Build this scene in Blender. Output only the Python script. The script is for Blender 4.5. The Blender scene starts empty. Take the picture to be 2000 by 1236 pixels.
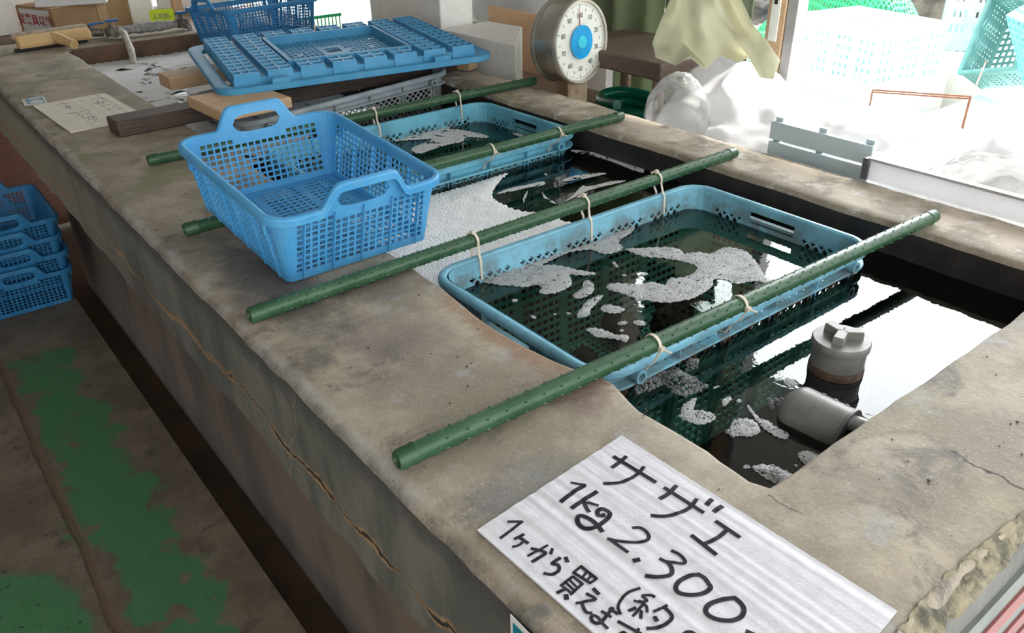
import bpy, bmesh, math, random
from math import sin, cos, pi, radians, sqrt, atan2, exp
from mathutils import Vector, Matrix, Euler, noise
from mathutils.geometry import delaunay_2d_cdt

random.seed(7)
S = bpy.context.scene
COL = S.collection

# ------------------------------------------------------------------ camera
CAM_H = 0.63                    # above the tank top (z = 0); the shop floor is at z = -0.735
YAW, PITCH, ROLL, FPX = radians(37.84276962), radians(29.42743134), radians(-0.96726816), 1584.94568
W_, H_ = 2000.0, 1236.0
fwd = Vector((sin(YAW) * cos(PITCH), cos(YAW) * cos(PITCH), -sin(PITCH)))
r0 = Vector((cos(YAW), -sin(YAW), 0)); u0 = r0.cross(fwd)
RIGHT = r0 * cos(ROLL) + u0 * sin(ROLL); UP = u0 * cos(ROLL) - r0 * sin(ROLL)
CAMP = Vector((0, 0, CAM_H))
cd = bpy.data.cameras.new('camera'); cam = bpy.data.objects.new('camera', cd); COL.objects.link(cam)
cam.matrix_world = Matrix.Translation(CAMP) @ Matrix((RIGHT, UP, -fwd)).transposed().to_4x4()
cd.sensor_fit = 'HORIZONTAL'; cd.sensor_width = 36.0; cd.lens = FPX * 36.0 / W_
cd.clip_start = 0.02; cd.clip_end = 200
S.camera = cam

def at(px, py, x=None, y=None, z=None):
    """the point of the plane x=, y= or z= seen at a pixel of the photograph"""
    d = fwd * FPX + RIGHT * (px - W_ / 2) - UP * (py - H_ / 2)
    if z is not None: t = (z - CAMP.z) / d.z
    elif x is not None: t = (x - CAMP.x) / d.x
    else: t = (y - CAMP.y) / d.y
    return CAMP + d * t

# ------------------------------------------------------------------ world, sun, exposure
S.view_settings.view_transform = 'Standard'; S.view_settings.look = 'None'
S.view_settings.gamma = 1.0; S.view_settings.use_curve_mapping = False
S.view_settings.exposure = 0.0
wd = bpy.data.worlds.new('world'); S.world = wd; wd.use_nodes = True
nt = wd.node_tree; nt.nodes.clear()
def N(tree, kind, **kw):
    n = tree.nodes.new(kind)
    for k, v in kw.items():
        if k in n.inputs: n.inputs[k].default_value = v
        else: setattr(n, k, v)
    return n
out = N(nt, 'ShaderNodeOutputWorld'); bg = N(nt, 'ShaderNodeBackground')
tc = N(nt, 'ShaderNodeTexCoord')
# bright patch added to the window-side sky for water reflections, plain overcast elsewhere
dot = N(nt, 'ShaderNodeVectorMath', operation='DOT_PRODUCT'); dot.inputs[1].default_value = Vector((0.80, 0.40, 0.46)).normalized()
nt.links.new(tc.outputs['Generated'], dot.inputs[0])
mr = N(nt, 'ShaderNodeMapRange'); mr.inputs['From Min'].default_value = 0.86; mr.inputs['From Max'].default_value = 1.0
mr.inputs['To Min'].default_value = 3.0; mr.inputs['To Max'].default_value = 17.0; mr.interpolation_type = 'SMOOTHSTEP'
nt.links.new(dot.outputs['Value'], mr.inputs['Value']); nt.links.new(mr.outputs['Result'], bg.inputs['Strength'])
bg.inputs['Color'].default_value = (0.94, 0.98, 1.0, 1)
nt.links.new(bg.outputs[0], out.inputs[0])
sd = bpy.data.lights.new('sun', 'SUN'); sd.energy = 17; sd.angle = radians(3); sd.color = (1.0, 0.97, 0.92)
sun = bpy.data.objects.new('sun', sd); COL.objects.link(sun)
sun_dir = Vector((0.70, -0.22, 0.70)).normalized()       # towards the sun
sun.rotation_euler = sun_dir.to_track_quat('Z', 'Y').to_euler()
sun.location = (4, 0, 6)

# ------------------------------------------------------------------ materials
def mixc(t, a, b, fac):
    m = N(t, 'ShaderNodeMix', data_type='RGBA', clamp_factor=True)
    def put(sock, v):
        if hasattr(v, 'node'): t.links.new(v, sock)
        else: sock.default_value = (*v, 1) if len(v) == 3 else v
    put(m.inputs[6], a); put(m.inputs[7], b)
    if hasattr(fac, 'node'): t.links.new(fac, m.inputs[0])
    else: m.inputs[0].default_value = fac
    return m.outputs[2]
def noi(t, scale, detail=4, rough=0.55, vec=None, dist=0.0):
    n = N(t, 'ShaderNodeTexNoise'); n.inputs['Scale'].default_value = scale; n.inputs['Detail'].default_value = detail
    n.inputs['Roughness'].default_value = rough; n.inputs['Distortion'].default_value = dist
    if vec is not None: t.links.new(vec, n.inputs['Vector'])
    return n.outputs['Fac']
def ramp(t, v, a, b, lo=0.0, hi=1.0):
    m = N(t, 'ShaderNodeMapRange'); m.interpolation_type = 'SMOOTHSTEP'
    for k, x in (('From Min', a), ('From Max', b), ('To Min', lo), ('To Max', hi)): m.inputs[k].default_value = x
    t.links.new(v, m.inputs['Value']); return m.outputs['Result']
def mth(t, op, a, b=None, c=None):
    m = N(t, 'ShaderNodeMath', operation=op)
    for i, v in enumerate((a, b, c)):
        if v is None: continue
        if hasattr(v, 'node'): t.links.new(v, m.inputs[i])
        else: m.inputs[i].default_value = v
    return m.outputs[0]
def base(name):
    m = bpy.data.materials.new(name); m.use_nodes = True; t = m.node_tree
    p = t.nodes['Principled BSDF']; tc = N(t, 'ShaderNodeTexCoord')
    return m, t, p, tc.outputs['Object']
def bump(t, p, h, strength=0.3, dist=0.01):
    b = N(t, 'ShaderNodeBump'); b.inputs['Strength'].default_value = strength; b.inputs['Distance'].default_value = dist
    t.links.new(h, b.inputs['Height']); t.links.new(b.outputs[0], p.inputs['Normal'])
def simple(name, c, rough=0.5, c2=None, scale=8, amt=1.0, metal=0.0, bmp=0.0, bscale=60, spec=0.5, lo=0.42, hi=0.68, stretch=None, trans=0.0):
    m, t, p, v = base(name)
    if stretch:
        mp = N(t, 'ShaderNodeMapping'); mp.inputs['Scale'].default_value = stretch; t.links.new(v, mp.inputs[0]); v = mp.outputs[0]
    p.inputs['Roughness'].default_value = rough; p.inputs['Metallic'].default_value = metal
    p.inputs['Specular IOR Level'].default_value = spec
    col = mixc(t, c, c2 or tuple(x * 0.8 for x in c), ramp(t, noi(t, scale, 5, 0.6, v), lo, hi, 0, amt))
    t.links.new(col, p.inputs['Base Color'])
    if bmp: bump(t, p, noi(t, bscale, 4, 0.6, v), bmp, 0.004)
    if trans:
        tr = N(t, 'ShaderNodeBsdfTranslucent'); t.links.new(col, tr.inputs['Color'])
        mx = N(t, 'ShaderNodeMixShader'); mx.inputs[0].default_value = trans
        o = t.nodes['Material Output']; t.links.new(p.outputs[0], mx.inputs[1]); t.links.new(tr.outputs[0], mx.inputs[2]); t.links.new(mx.outputs[0], o.inputs[0])
    return m
def sep(t, v):
    s = N(t, 'ShaderNodeSeparateXYZ'); t.links.new(v, s.inputs[0]); return s.outputs

def concrete_top():
    m, t, p, v = base('concrete_worktop'); x, y, z = sep(t, v)
    c = mixc(t, (0.235, 0.197, 0.147), (0.375, 0.320, 0.240), ramp(t, noi(t, 5, 7, 0.68, v), 0.40, 0.62))
    # green algae bloom, strongest towards the far end of the slab
    far = ramp(t, y, 1.2, 2.2, 0.25, 0.95)
    c = mixc(t, c, (0.19, 0.19, 0.100), mth(t, 'MULTIPLY', ramp(t, noi(t, 6.5, 5, 0.6, v, 0.4), 0.50, 0.66), far))
    c = mixc(t, c, (0.125, 0.108, 0.092), ramp(t, noi(t, 8.3, 8, 0.70, v, 0.6), 0.53, 0.66, 0, 0.85))
    # pale grey-blue lime bloom
    c = mixc(t, c, (0.33, 0.34, 0.34), ramp(t, noi(t, 12, 8, 0.7, v), 0.56, 0.68, 0, 0.6))
    def blob(cx, cy, rx, ry, col, c, amt):
        dx = mth(t, 'DIVIDE', mth(t, 'SUBTRACT', x, cx), rx); dy = mth(t, 'DIVIDE', mth(t, 'SUBTRACT', y, cy), ry)
        d = mth(t, 'SQRT', mth(t, 'ADD', mth(t, 'MULTIPLY', dx, dx), mth(t, 'MULTIPLY', dy, dy)))
        d = mth(t, 'ADD', d, mth(t, 'MULTIPLY', mth(t, 'SUBTRACT', noi(t, 22, 6, 0.65, v), 0.5), 1.5))
        return mixc(t, c, col, ramp(t, d, 1.15, 0.25, 0, amt))
    c = blob(0.44, 1.22, 0.09, 0.30, (0.075, 0.070, 0.065), c, 0.85)      # wet dark stain by the basket
    c = blob(0.57, 1.12, 0.12, 0.07, (0.095, 0.085, 0.075), c, 0.7)
    c = blob(0.655, 0.84, 0.05, 0.24, (0.20, 0.095, 0.045), c, 0.85)      # rusty rim beside the near crate
    c = blob(0.50, 0.93, 0.11, 0.12, (0.13, 0.105, 0.10), c, 0.6)
    c = blob(0.44, 0.56, 0.10, 0.05, (0.17, 0.165, 0.155), c, 0.8)
    c = blob(0.62, 0.66, 0.06, 0.06, (0.15, 0.10, 0.08), c, 0.6)
    # lime crust along the front arris
    e = ramp(t, mth(t, 'ADD', x, mth(t, 'MULTIPLY', noi(t, 26, 5, 0.7, v), 0.05)), 0.388, 0.362, 0, 0.75)
    c = mixc(t, c, (0.42, 0.41, 0.40), mth(t, 'MULTIPLY', e, ramp(t, noi(t, 7, 3, 0.5, v), 0.42, 0.6)))
    e2 = ramp(t, mth(t, 'ADD', x, mth(t, 'MULTIPLY', noi(t, 20, 5, 0.7, v), 0.03)), 0.360, 0.345, 0, 0.8)
    c = mixc(t, c, (0.10, 0.095, 0.09), e2)
    # the back ledge is paler: sun and bounced light put into its colour
    c = mixc(t, c, (0.56, 0.475, 0.375), mth(t, 'MULTIPLY', ramp(t, x, 1.47, 1.56, 0, 0.85), ramp(t, noi(t, 9, 6, 0.65, v), 0.40, 0.60)))
    c = mixc(t, c, (0.60, 0.57, 0.53), mth(t, 'MULTIPLY', ramp(t, x, 1.47, 1.50), ramp(t, noi(t, 16, 6, 0.7, v), 0.55, 0.66)))
    # hairline cracks across the near end
    def crack(coord, c0, amp, w, gate, c):
        d = mth(t, 'ABSOLUTE', mth(t, 'ADD', mth(t, 'SUBTRACT', coord, c0), mth(t, 'MULTIPLY', mth(t, 'SUBTRACT', noi(t, 14, 5, 0.6, v), 0.5), amp)))
        return mixc(t, c, (0.03, 0.027, 0.022), mth(t, 'MULTIPLY', ramp(t, d, w, w * 0.3), gate))
    g = mth(t, 'MULTIPLY', mth(t, 'LESS_THAN', y, 0.285), mth(t, 'GREATER_THAN', x, 0.75))
    c = crack(x, 0.885, 0.05, 0.0022, g, c)
    g2 = mth(t, 'MULTIPLY', mth(t, 'LESS_THAN', y, 0.375), mth(t, 'GREATER_THAN', y, 0.33))
    c = crack(x, 0.655, 0.05, 0.0016, g2, c)
    c = mixc(t, c, (0.55, 0.50, 0.42), ramp(t, noi(t, 260, 2, 0.5, v), 0.60, 0.72, 0, 0.32))
    c = mixc(t, c, (0.09, 0.075, 0.06), ramp(t, noi(t, 170, 3, 0.6, v), 0.62, 0.74, 0, 0.6))
    t.links.new(c, p.inputs['Base Color']); p.inputs['Roughness'].default_value = 0.72
    bump(t, p, mth(t, 'ADD', noi(t, 130, 5, 0.7, v), mth(t, 'MULTIPLY', noi(t, 18, 4, 0.6, v), 1.5)), 0.35, 0.004)
    return m
def concrete_lip():
    m, t, p, v = base('concrete_front_band'); x, y, z = sep(t, v)
    mp = N(t, 'ShaderNodeMapping'); mp.inputs['Scale'].default_value = (1, 1, 0.35); t.links.new(v, mp.inputs[0])
    c = mixc(t, (0.130, 0.130, 0.114), (0.068, 0.070, 0.062), ramp(t, noi(t, 9, 6, 0.6, mp.outputs[0]), 0.40, 0.62))
    c = mixc(t, c, (0.27, 0.24, 0.18), ramp(t, y, 1.6, 3.0, 0, 0.8))
    c = mixc(t, c, (0.05, 0.048, 0.045), ramp(t, mth(t, 'ADD', z, mth(t, 'MULTIPLY', noi(t, 24, 5, 0.7, v), 0.06)), -0.035, 0.01, 0, 0.85))
    d = mth(t, 'ABSOLUTE', mth(t, 'ADD', mth(t, 'ADD', z, 0.150), mth(t, 'MULTIPLY', mth(t, 'SUBTRACT', noi(t, 3.2, 6, 0.62, v), 0.5), 0.13)))
    wid = mth(t, 'ADD', ramp(t, y, 0.6, 2.2, 0.55, 1.0), ramp(t, noi(t, 11, 4, 0.6, v), 0.42, 0.62, 0.0, 1.2))
    d = mth(t, 'MULTIPLY', d, wid)
    c = mixc(t, c, (0.27, 0.175, 0.095), ramp(t, d, 0.0085, 0.003))
    c = mixc(t, c, (0.02, 0.016, 0.012), mth(t, 'MULTIPLY', ramp(t, mth(t, 'ADD', d, mth(t, 'MULTIPLY', noi(t, 40, 3, 0.6, v), 0.004)), 0.0052, 0.0030), ramp(t, y, 1.6, 1.1)))
    d3 = mth(t, 'ABSOLUTE', mth(t, 'ADD', mth(t, 'ADD', mth(t, 'SUBTRACT', y, 0.93), mth(t, 'MULTIPLY', z, 0.35)), mth(t, 'MULTIPLY', mth(t, 'SUBTRACT', noi(t, 13, 5, 0.6, v), 0.5), 0.09)))
    c = mixc(t, c, (0.20, 0.165, 0.115), ramp(t, d3, 0.0035, 0.0012, 0, 0.8))
    t.links.new(c, p.inputs['Base Color']); p.inputs['Roughness'].default_value = 0.8
    h = mth(t, 'ADD', noi(t, 70, 5, 0.65, v), mth(t, 'MULTIPLY', ramp(t, d, 0.0, 0.007), 1.2))
    bump(t, p, h, 0.5, 0.006)
    return m
def floor_mat():
    m, t, p, v = base('painted_concrete_floor'); x, y, z = sep(t, v)
    c = mixc(t, (0.120, 0.098, 0.070), (0.190, 0.160, 0.120), ramp(t, noi(t, 6, 6, 0.65, v), 0.40, 0.66))
    c = mixc(t, c, (0.085, 0.065, 0.05), ramp(t, noi(t, 11, 5, 0.6, v, 0.5), 0.56, 0.70, 0, 0.8))
    n1 = mth(t, 'MULTIPLY', mth(t, 'SUBTRACT', noi(t, 7.5, 5, 0.6, v), 0.5), 0.34)
    gx = mth(t, 'ADD', mth(t, 'ABSOLUTE', mth(t, 'SUBTRACT', x, 0.160)), n1)
    green = mth(t, 'MULTIPLY', ramp(t, gx, 0.085, 0.060), ramp(t, mth(t, 'ADD', y, n1), 2.72, 2.62))
    dx = mth(t, 'ADD', x, 0.12); dy = mth(t, 'MULTIPLY', mth(t, 'SUBTRACT', y, 1.48), 0.62)
    dd = mth(t, 'ADD', mth(t, 'SQRT', mth(t, 'ADD', mth(t, 'MULTIPLY', dx, dx), mth(t, 'MULTIPLY', dy, dy))), mth(t, 'MULTIPLY', n1, 0.3))
    green = mth(t, 'MAXIMUM', green, ramp(t, dd, 0.155, 0.13))
    green = mth(t, 'MULTIPLY', green, ramp(t, noi(t, 9, 5, 0.6, v), 0.64, 0.60))
    c = mixc(t, c, mixc(t, (0.045, 0.165, 0.062), (0.068, 0.205, 0.088), noi(t, 14, 4, 0.6, v)), green)
    sm = mth(t, 'ABSOLUTE', mth(t, 'ADD', mth(t, 'SUBTRACT', x, 0.055), mth(t, 'MULTIPLY', mth(t, 'SUBTRACT', noi(t, 8, 4, 0.6, v), 0.5), 0.03)))
    c = mixc(t, c, (0.13, 0.085, 0.055), ramp(t, sm, 0.016, 0.008, 0, 0.8))
    c = mixc(t, c, (0.03, 0.024, 0.02), mth(t, 'MULTIPLY', ramp(t, noi(t, 75, 2, 0.5, v), 0.64, 0.72, 0, 0.85), ramp(t, x, 0.12, 0.02, 0.15, 1.0)))
    t.links.new(c, p.inputs['Base Color']); p.inputs['Roughness'].default_value = 0.62
    h = mth(t, 'ADD', noi(t, 60, 5, 0.7, v), mth(t, 'MULTIPLY', ramp(t, sm, 0.004, 0.014), 1.5))
    bump(t, p, h, 0.4, 0.006)
    return m
def crate_mat(name, top, low, zsplit, dirt):
    m, t, p, v = base(name); x, y, z = sep(t, v)
    c = mixc(t, top, tuple(q * 0.72 for q in top), ramp(t, noi(t, 9, 5, 0.65, v), 0.42, 0.62))
    mp = N(t, 'ShaderNodeMapping'); mp.inputs['Scale'].default_value = (26, 26, 7); t.links.new(v, mp.inputs[0])
    zz = mth(t, 'ADD', z, mth(t, 'MULTIPLY', mth(t, 'SUBTRACT', noi(t, 1, 5, 0.65, mp.outputs[0]), 0.5), 0.05))
    c = mixc(t, c, dirt, mth(t, 'MULTIPLY', ramp(t, zz, zsplit + 0.058, zsplit + 0.030), ramp(t, noi(t, 18, 6, 0.68, v), 0.40, 0.58, 0, 0.75)))
    c = mixc(t, c, low, ramp(t, zz, zsplit + 0.008, zsplit - 0.012))
    c = mixc(t, c, tuple(q * 0.25 for q in dirt), mth(t, 'MULTIPLY', ramp(t, zz, zsplit + 0.01, zsplit - 0.02), ramp(t, noi(t, 30, 4, 0.6, v), 0.54, 0.66, 0, 0.35)))
    t.links.new(c, p.inputs['Base Color']); p.inputs['Roughness'].default_value = 0.42
    bump(t, p, noi(t, 70, 4, 0.6, v), 0.08, 0.003)
    return m
def basket_mat(name, c1, c2):
    m, t, p, v = base(name)
    c = mixc(t, c1, c2, ramp(t, noi(t, 11, 5, 0.6, v), 0.40, 0.66))
    c = mixc(t, c, (0.33, 0.34, 0.33), ramp(t, noi(t, 34, 5, 0.7, v), 0.60, 0.72, 0, 0.4))
    t.links.new(c, p.inputs['Base Color']); p.inputs['Roughness'].default_value = 0.42
    tr = N(t, 'ShaderNodeBsdfTranslucent'); t.links.new(c, tr.inputs['Color'])
    mx = N(t, 'ShaderNodeMixShader'); mx.inputs[0].default_value = 0.28
    o = t.nodes['Material Output']; t.links.new(p.outputs[0], mx.inputs[1]); t.links.new(tr.outputs[0], mx.inputs[2]); t.links.new(mx.outputs[0], o.inputs[0])
    return m
def water_mat():
    m, t, p, v = base('sea_water'); t.nodes.remove(p)
    tr = N(t, 'ShaderNodeBsdfTransparent'); tr.inputs['Color'].default_value = (0.86, 0.96, 0.94, 1)
    gl = N(t, 'ShaderNodeBsdfGlossy'); gl.inputs['Roughness'].default_value = 0.0
    fr = N(t, 'ShaderNodeFresnel'); fr.inputs['IOR'].default_value = 1.45
    b = N(t, 'ShaderNodeBump'); b.inputs['Strength'].default_value = 0.035; b.inputs['Distance'].default_value = 0.01
    h = mth(t, 'ADD', noi(t, 16, 3, 0.5, v, 0.6), mth(t, 'MULTIPLY', noi(t, 60, 2, 0.5, v), 0.25))
    t.links.new(h, b.inputs['Height']); t.links.new(b.outputs[0], gl.inputs['Normal']); t.links.new(b.outputs[0], fr.inputs['Normal'])
    mx = N(t, 'ShaderNodeMixShader'); t.links.new(fr.outputs[0], mx.inputs[0]); t.links.new(tr.outputs[0], mx.inputs[1]); t.links.new(gl.outputs[0], mx.inputs[2])
    t.links.new(mx.outputs[0], t.nodes['Material Output'].inputs[0])
    return m
def glass_mat(name, tint, refl=0.08, diff=0.0, rough=0.02, fold=0.0):
    m, t, p, v = base(name); t.nodes.remove(p)
    tr = N(t, 'ShaderNodeBsdfTransparent'); tr.inputs['Color'].default_value = (*tint, 1)
    gl = N(t, 'ShaderNodeBsdfGlossy'); gl.inputs['Roughness'].default_value = rough
    fr = N(t, 'ShaderNodeFresnel'); fr.inputs['IOR'].default_value = 1.4
    mx = N(t, 'ShaderNodeMixShader'); t.links.new(fr.outputs[0], mx.inputs[0]); t.links.new(tr.outputs[0], mx.inputs[1]); t.links.new(gl.outputs[0], mx.inputs[2])
    last = mx
    if fold:
        b = N(t, 'ShaderNodeBump'); b.inputs['Strength'].default_value = 0.8; b.inputs['Distance'].default_value = fold
        t.links.new(noi(t, 9, 4, 0.6, v, 1.5), b.inputs['Height']); t.links.new(b.outputs[0], gl.inputs['Normal']); t.links.new(b.outputs[0], fr.inputs['Normal'])
    if diff:
        df = N(t, 'ShaderNodeBsdfDiffuse'); df.inputs['Color'].default_value = (0.85, 0.85, 0.84, 1)
        tl = N(t, 'ShaderNodeBsdfTranslucent'); tl.inputs['Color'].default_value = (0.85, 0.85, 0.84, 1)
        a = N(t, 'ShaderNodeMixShader'); a.inputs[0].default_value = 0.5; t.links.new(df.outputs[0], a.inputs[1]); t.links.new(tl.outputs[0], a.inputs[2])
        m2 = N(t, 'ShaderNodeMixShader'); t.links.new(mx.outputs[0], m2.inputs[1]); t.links.new(a.outputs[0], m2.inputs[2])
        t.links.new(ramp(t, noi(t, 10, 4, 0.65, v, 1.0), 0.35, 0.65, diff * 0.6, min(1, diff * 1.4)), m2.inputs[0]); last = m2
    t.links.new(last.outputs[0], t.nodes['Material Output'].inputs[0])
    return m
def foam_mat(name, hole_scale, lo, hi, soft=False, col=0.62, clear=0.0):
    m, t, p, v = base(name)
    p.inputs['Base Color'].default_value = (col, col * 1.005, col * 1.01, 1); p.inputs['Roughness'].default_value = 0.5
    vo = N(t, 'ShaderNodeTexVoronoi'); vo.inputs['Scale'].default_value = 260; t.links.new(v, vo.inputs['Vector'])
    bump(t, p, vo.outputs['Distance'], 0.35 if clear else 0.55, 0.004)
    a = ramp(t, noi(t, hole_scale, 5 if soft else 2, 0.6, v, 0.8 if soft else 0), lo, hi, clear, 1)
    if clear: a = mth(t, 'MAXIMUM', a, ramp(t, noi(t, 45, 3, 0.6, v), 0.45, 0.65, 0, clear * 2))
    tr = N(t, 'ShaderNodeBsdfTransparent'); mx = N(t, 'ShaderNodeMixShader'); t.links.new(a, mx.inputs[0])
    t.links.new(p.outputs[0], mx.inputs[1]); t.links.new(tr.outputs[0], mx.inputs[2]); t.links.new(mx.outputs[0], t.nodes['Material Output'].inputs[0])
    return m

M = {}
M['top'] = concrete_top(); M['lip'] = concrete_lip(); M['floor'] = floor_mat()
M['wall_low'] = simple('brown_stained_plaster', (0.150, 0.112, 0.088), 0.75, (0.075, 0.063, 0.057), 5, 1, bmp=0.3, stretch=(1, 1, 0.4))
M['gutter_and_shade'] = simple('wet_gutter_and_shade', (0.10, 0.06, 0.035), 0.5, (0.05, 0.035, 0.025), 6)  # wet gutter colour, also used for the shade behind the basket stack
M['inner'] = simple('dark_algae_wall', (0.022, 0.020, 0.022), 0.45, (0.045, 0.036, 0.030), 12, bmp=0.3, bscale=40)
M['inner_far'] = simple('brown_tank_end', (0.15, 0.085, 0.05), 0.7, (0.075, 0.045, 0.03), 9, bmp=0.3)
M['blue'] = basket_mat('bright_blue_plastic', (0.085, 0.40, 0.73), (0.13, 0.47, 0.78))
M['blue_dk'] = basket_mat('deep_blue_plastic', (0.04, 0.25, 0.53), (0.06, 0.31, 0.61))
M['lid'] = basket_mat('lid_blue_plastic', (0.085, 0.40, 0.68), (0.13, 0.47, 0.74))
M['crate_a'] = crate_mat('worn_pale_blue_crate', (0.20, 0.47, 0.60), (0.30, 0.74, 0.62), -0.062, (0.16, 0.20, 0.20))
M['crate_b'] = crate_mat('sky_blue_crate', (0.15, 0.46, 0.60), (0.20, 0.60, 0.55), -0.085, (0.12, 0.20, 0.19))
M['crate_c'] = crate_mat('grey_crate', (0.40, 0.46, 0.49), (0.25, 0.25, 0.24), -0.09, (0.28, 0.24, 0.20))
M['pole'] = simple('green_coated_pole', (0.022, 0.073, 0.030), 0.40, (0.038, 0.100, 0.048), 14, spec=0.5)
M['tie'] = simple('ivory_nylon', (0.74, 0.68, 0.56), 0.4, (0.66, 0.57, 0.45), 30, trans=0.2)
M['water'] = water_mat()
M['foam'] = foam_mat('white_foam', 150, 0.62, 0.69, col=0.46, clear=0.20)
M['foam_thick'] = foam_mat('thick_white_foam', 150, 0.70, 0.75, col=0.90)
M['foam_thin'] = foam_mat('thin_foam', 34, 0.56, 0.64, True)
M['foam_far'] = foam_mat('foam_with_gaps', 8, 0.55, 0.66, True, col=0.72)
M['bubble'] = glass_mat('soap_bubble', (0.86, 0.88, 0.90), diff=0.22)
M['sheet'] = simple('white_foam_sheet', (0.60, 0.59, 0.62), 0.6, (0.54, 0.53, 0.56), 60, bmp=0.14, bscale=260)
M['sheet_far'] = simple('cream_foam_sheet', (0.72, 0.67, 0.58), 0.6, (0.65, 0.60, 0.51), 30, bmp=0.2, bscale=120)
M['ink'] = simple('black_marker_ink', (0.012, 0.011, 0.016), 0.7, (0.022, 0.020, 0.027), 120, spec=0.2)
M['ink_faint'] = simple('faded_marker_ink', (0.20, 0.185, 0.185), 0.6, (0.30, 0.26, 0.24), 70)
M['ink_red'] = simple('red_print', (0.36, 0.025, 0.03), 0.6, (0.28, 0.02, 0.025), 40)
M['card'] = simple('cardboard', (0.36, 0.235, 0.125), 0.8, (0.32, 0.205, 0.105), 12)
M['card_lt'] = simple('pale_cardboard', (0.72, 0.48, 0.30), 0.8, (0.66, 0.43, 0.26), 12)
M['styro'] = simple('styrofoam', (0.88, 0.86, 0.82), 0.7, (0.82, 0.80, 0.76), 40, bmp=0.1, bscale=180)
M['paper'] = simple('white_paper', (0.66, 0.66, 0.66), 0.7, (0.60, 0.60, 0.60), 20)
M['tape'] = simple('brown_tape', (0.45, 0.31, 0.185), 0.35, (0.41, 0.28, 0.16), 20)
M['neon'] = simple('neon_yellow_card', (0.60, 0.78, 0.012), 0.6, (0.56, 0.72, 0.01), 20)
M['wood_lt'] = simple('planed_pine', (0.56, 0.385, 0.235), 0.65, (0.46, 0.30, 0.17), 7, stretch=(3, 30, 30), bmp=0.1)
M['wood_dk'] = simple('wet_dark_timber', (0.070, 0.046, 0.033), 0.6, (0.036, 0.024, 0.018), 8, stretch=(3, 25, 25), bmp=0.3)
M['wood_br'] = simple('brown_board', (0.23, 0.155, 0.10), 0.7, (0.12, 0.078, 0.05), 8, stretch=(4, 25, 25), bmp=0.2)
M['bench'] = simple('dark_worn_bench', (0.115, 0.078, 0.055), 0.5, (0.055, 0.038, 0.028), 8, stretch=(4, 25, 25), bmp=0.2)
M['wood_red'] = simple('red_brown_board', (0.12, 0.040, 0.018), 0.6, (0.08, 0.028, 0.014), 6, stretch=(3, 3, 20))
M['cream'] = simple('cream_plastic', (0.66, 0.45, 0.22), 0.45, (0.58, 0.385, 0.18), 14)
M['sponge'] = simple('grey_foam_strip', (0.42, 0.35, 0.28), 0.95, (0.30, 0.245, 0.19), 50, bmp=0.6, bscale=120)
M['galv'] = simple('corroded_pipe', (0.36, 0.35, 0.34), 0.6, (0.17, 0.165, 0.16), 45, bmp=0.6, bscale=90)
M['lime'] = simple('limescale_pipe', (0.55, 0.52, 0.46), 0.7, (0.40, 0.36, 0.30), 40, bmp=0.6, bscale=90)
M['brass'] = simple('old_brass_valve', (0.20, 0.175, 0.14), 0.5, (0.10, 0.09, 0.075), 60, metal=0.4)
M['blue_hd'] = simple('blue_valve_handle', (0.02, 0.13, 0.32), 0.4)
M['steel'] = simple('brushed_steel', (0.55, 0.53, 0.48), 0.34, (0.42, 0.37, 0.30), 10, metal=0.85)
M['steel_rust'] = simple('rusty_bracket', (0.40, 0.32, 0.22), 0.6, (0.25, 0.15, 0.08), 14, metal=0.3)
M['dial'] = simple('ivory_dial', (0.80, 0.81, 0.74), 0.4, (0.76, 0.77, 0.70), 20)
M['dial_blue'] = simple('blue_hub', (0.0, 0.36, 0.78), 0.35)
M['dial_cyan'] = simple('cyan_badge', (0.05, 0.70, 0.90), 0.35)
M['dial_ink'] = simple('grey_print', (0.13, 0.14, 0.13), 0.5)
M['dial_red'] = simple('red_needle', (0.45, 0.16, 0.12), 0.5)
M['cloth'] = simple('khaki_tarp', (0.80, 0.79, 0.65), 0.75, (0.70, 0.69, 0.56), 12, trans=0.50, bmp=0.15, bscale=30)
M['curtain'] = simple('sage_curtain', (0.21, 0.26, 0.155), 0.85, (0.16, 0.20, 0.12), 8, trans=0.25)
M['bag'] = glass_mat('clear_plastic_bag', (0.93, 0.93, 0.92), diff=0.14, rough=0.10, fold=0.01)
M['film'] = simple('white_plastic_film', (0.86, 0.86, 0.87), 0.3, (0.82, 0.82, 0.84), 9, trans=0.62, bmp=0.6, bscale=16)
M['alu'] = simple('aluminium_frame', (0.60, 0.58, 0.58), 0.35, (0.50, 0.48, 0.47), 20, metal=0.7)
M['alu_dk'] = simple('dark_sash_end', (0.10, 0.095, 0.11), 0.4, (0.16, 0.15, 0.16), 30, metal=0.4)
M['white_pnl'] = simple('white_panel', (0.86, 0.86, 0.88), 0.4, (0.82, 0.82, 0.85), 6, trans=0.35)
M['glass'] = glass_mat('window_glass', (0.95, 0.97, 0.96))
M['pvc'] = simple('grey_pvc', (0.20, 0.195, 0.18), 0.45, (0.14, 0.135, 0.12), 26, bmp=0.05)
M['pvc_low'] = simple('stained_pvc', (0.16, 0.16, 0.165), 0.5, (0.10, 0.095, 0.09), 26)
M['rust'] = simple('rusty_tide_band', (0.085, 0.050, 0.032), 0.8, (0.15, 0.11, 0.085), 60, bmp=0.5, bscale=140)
M['pvc_white'] = simple('white_pvc', (0.70, 0.70, 0.69), 0.4)
M['shell'] = simple('turban_shell', (0.10, 0.075, 0.045), 0.75, (0.045, 0.033, 0.022), 40, bmp=0.7, bscale=90)
M['algae'] = simple('brown_weed', (0.05, 0.025, 0.012), 0.6, (0.10, 0.05, 0.022), 40)
M['red_paint'] = simple('faded_red_stripe', (0.24, 0.065, 0.060), 0.6, (0.17, 0.05, 0.045), 12)
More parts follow.
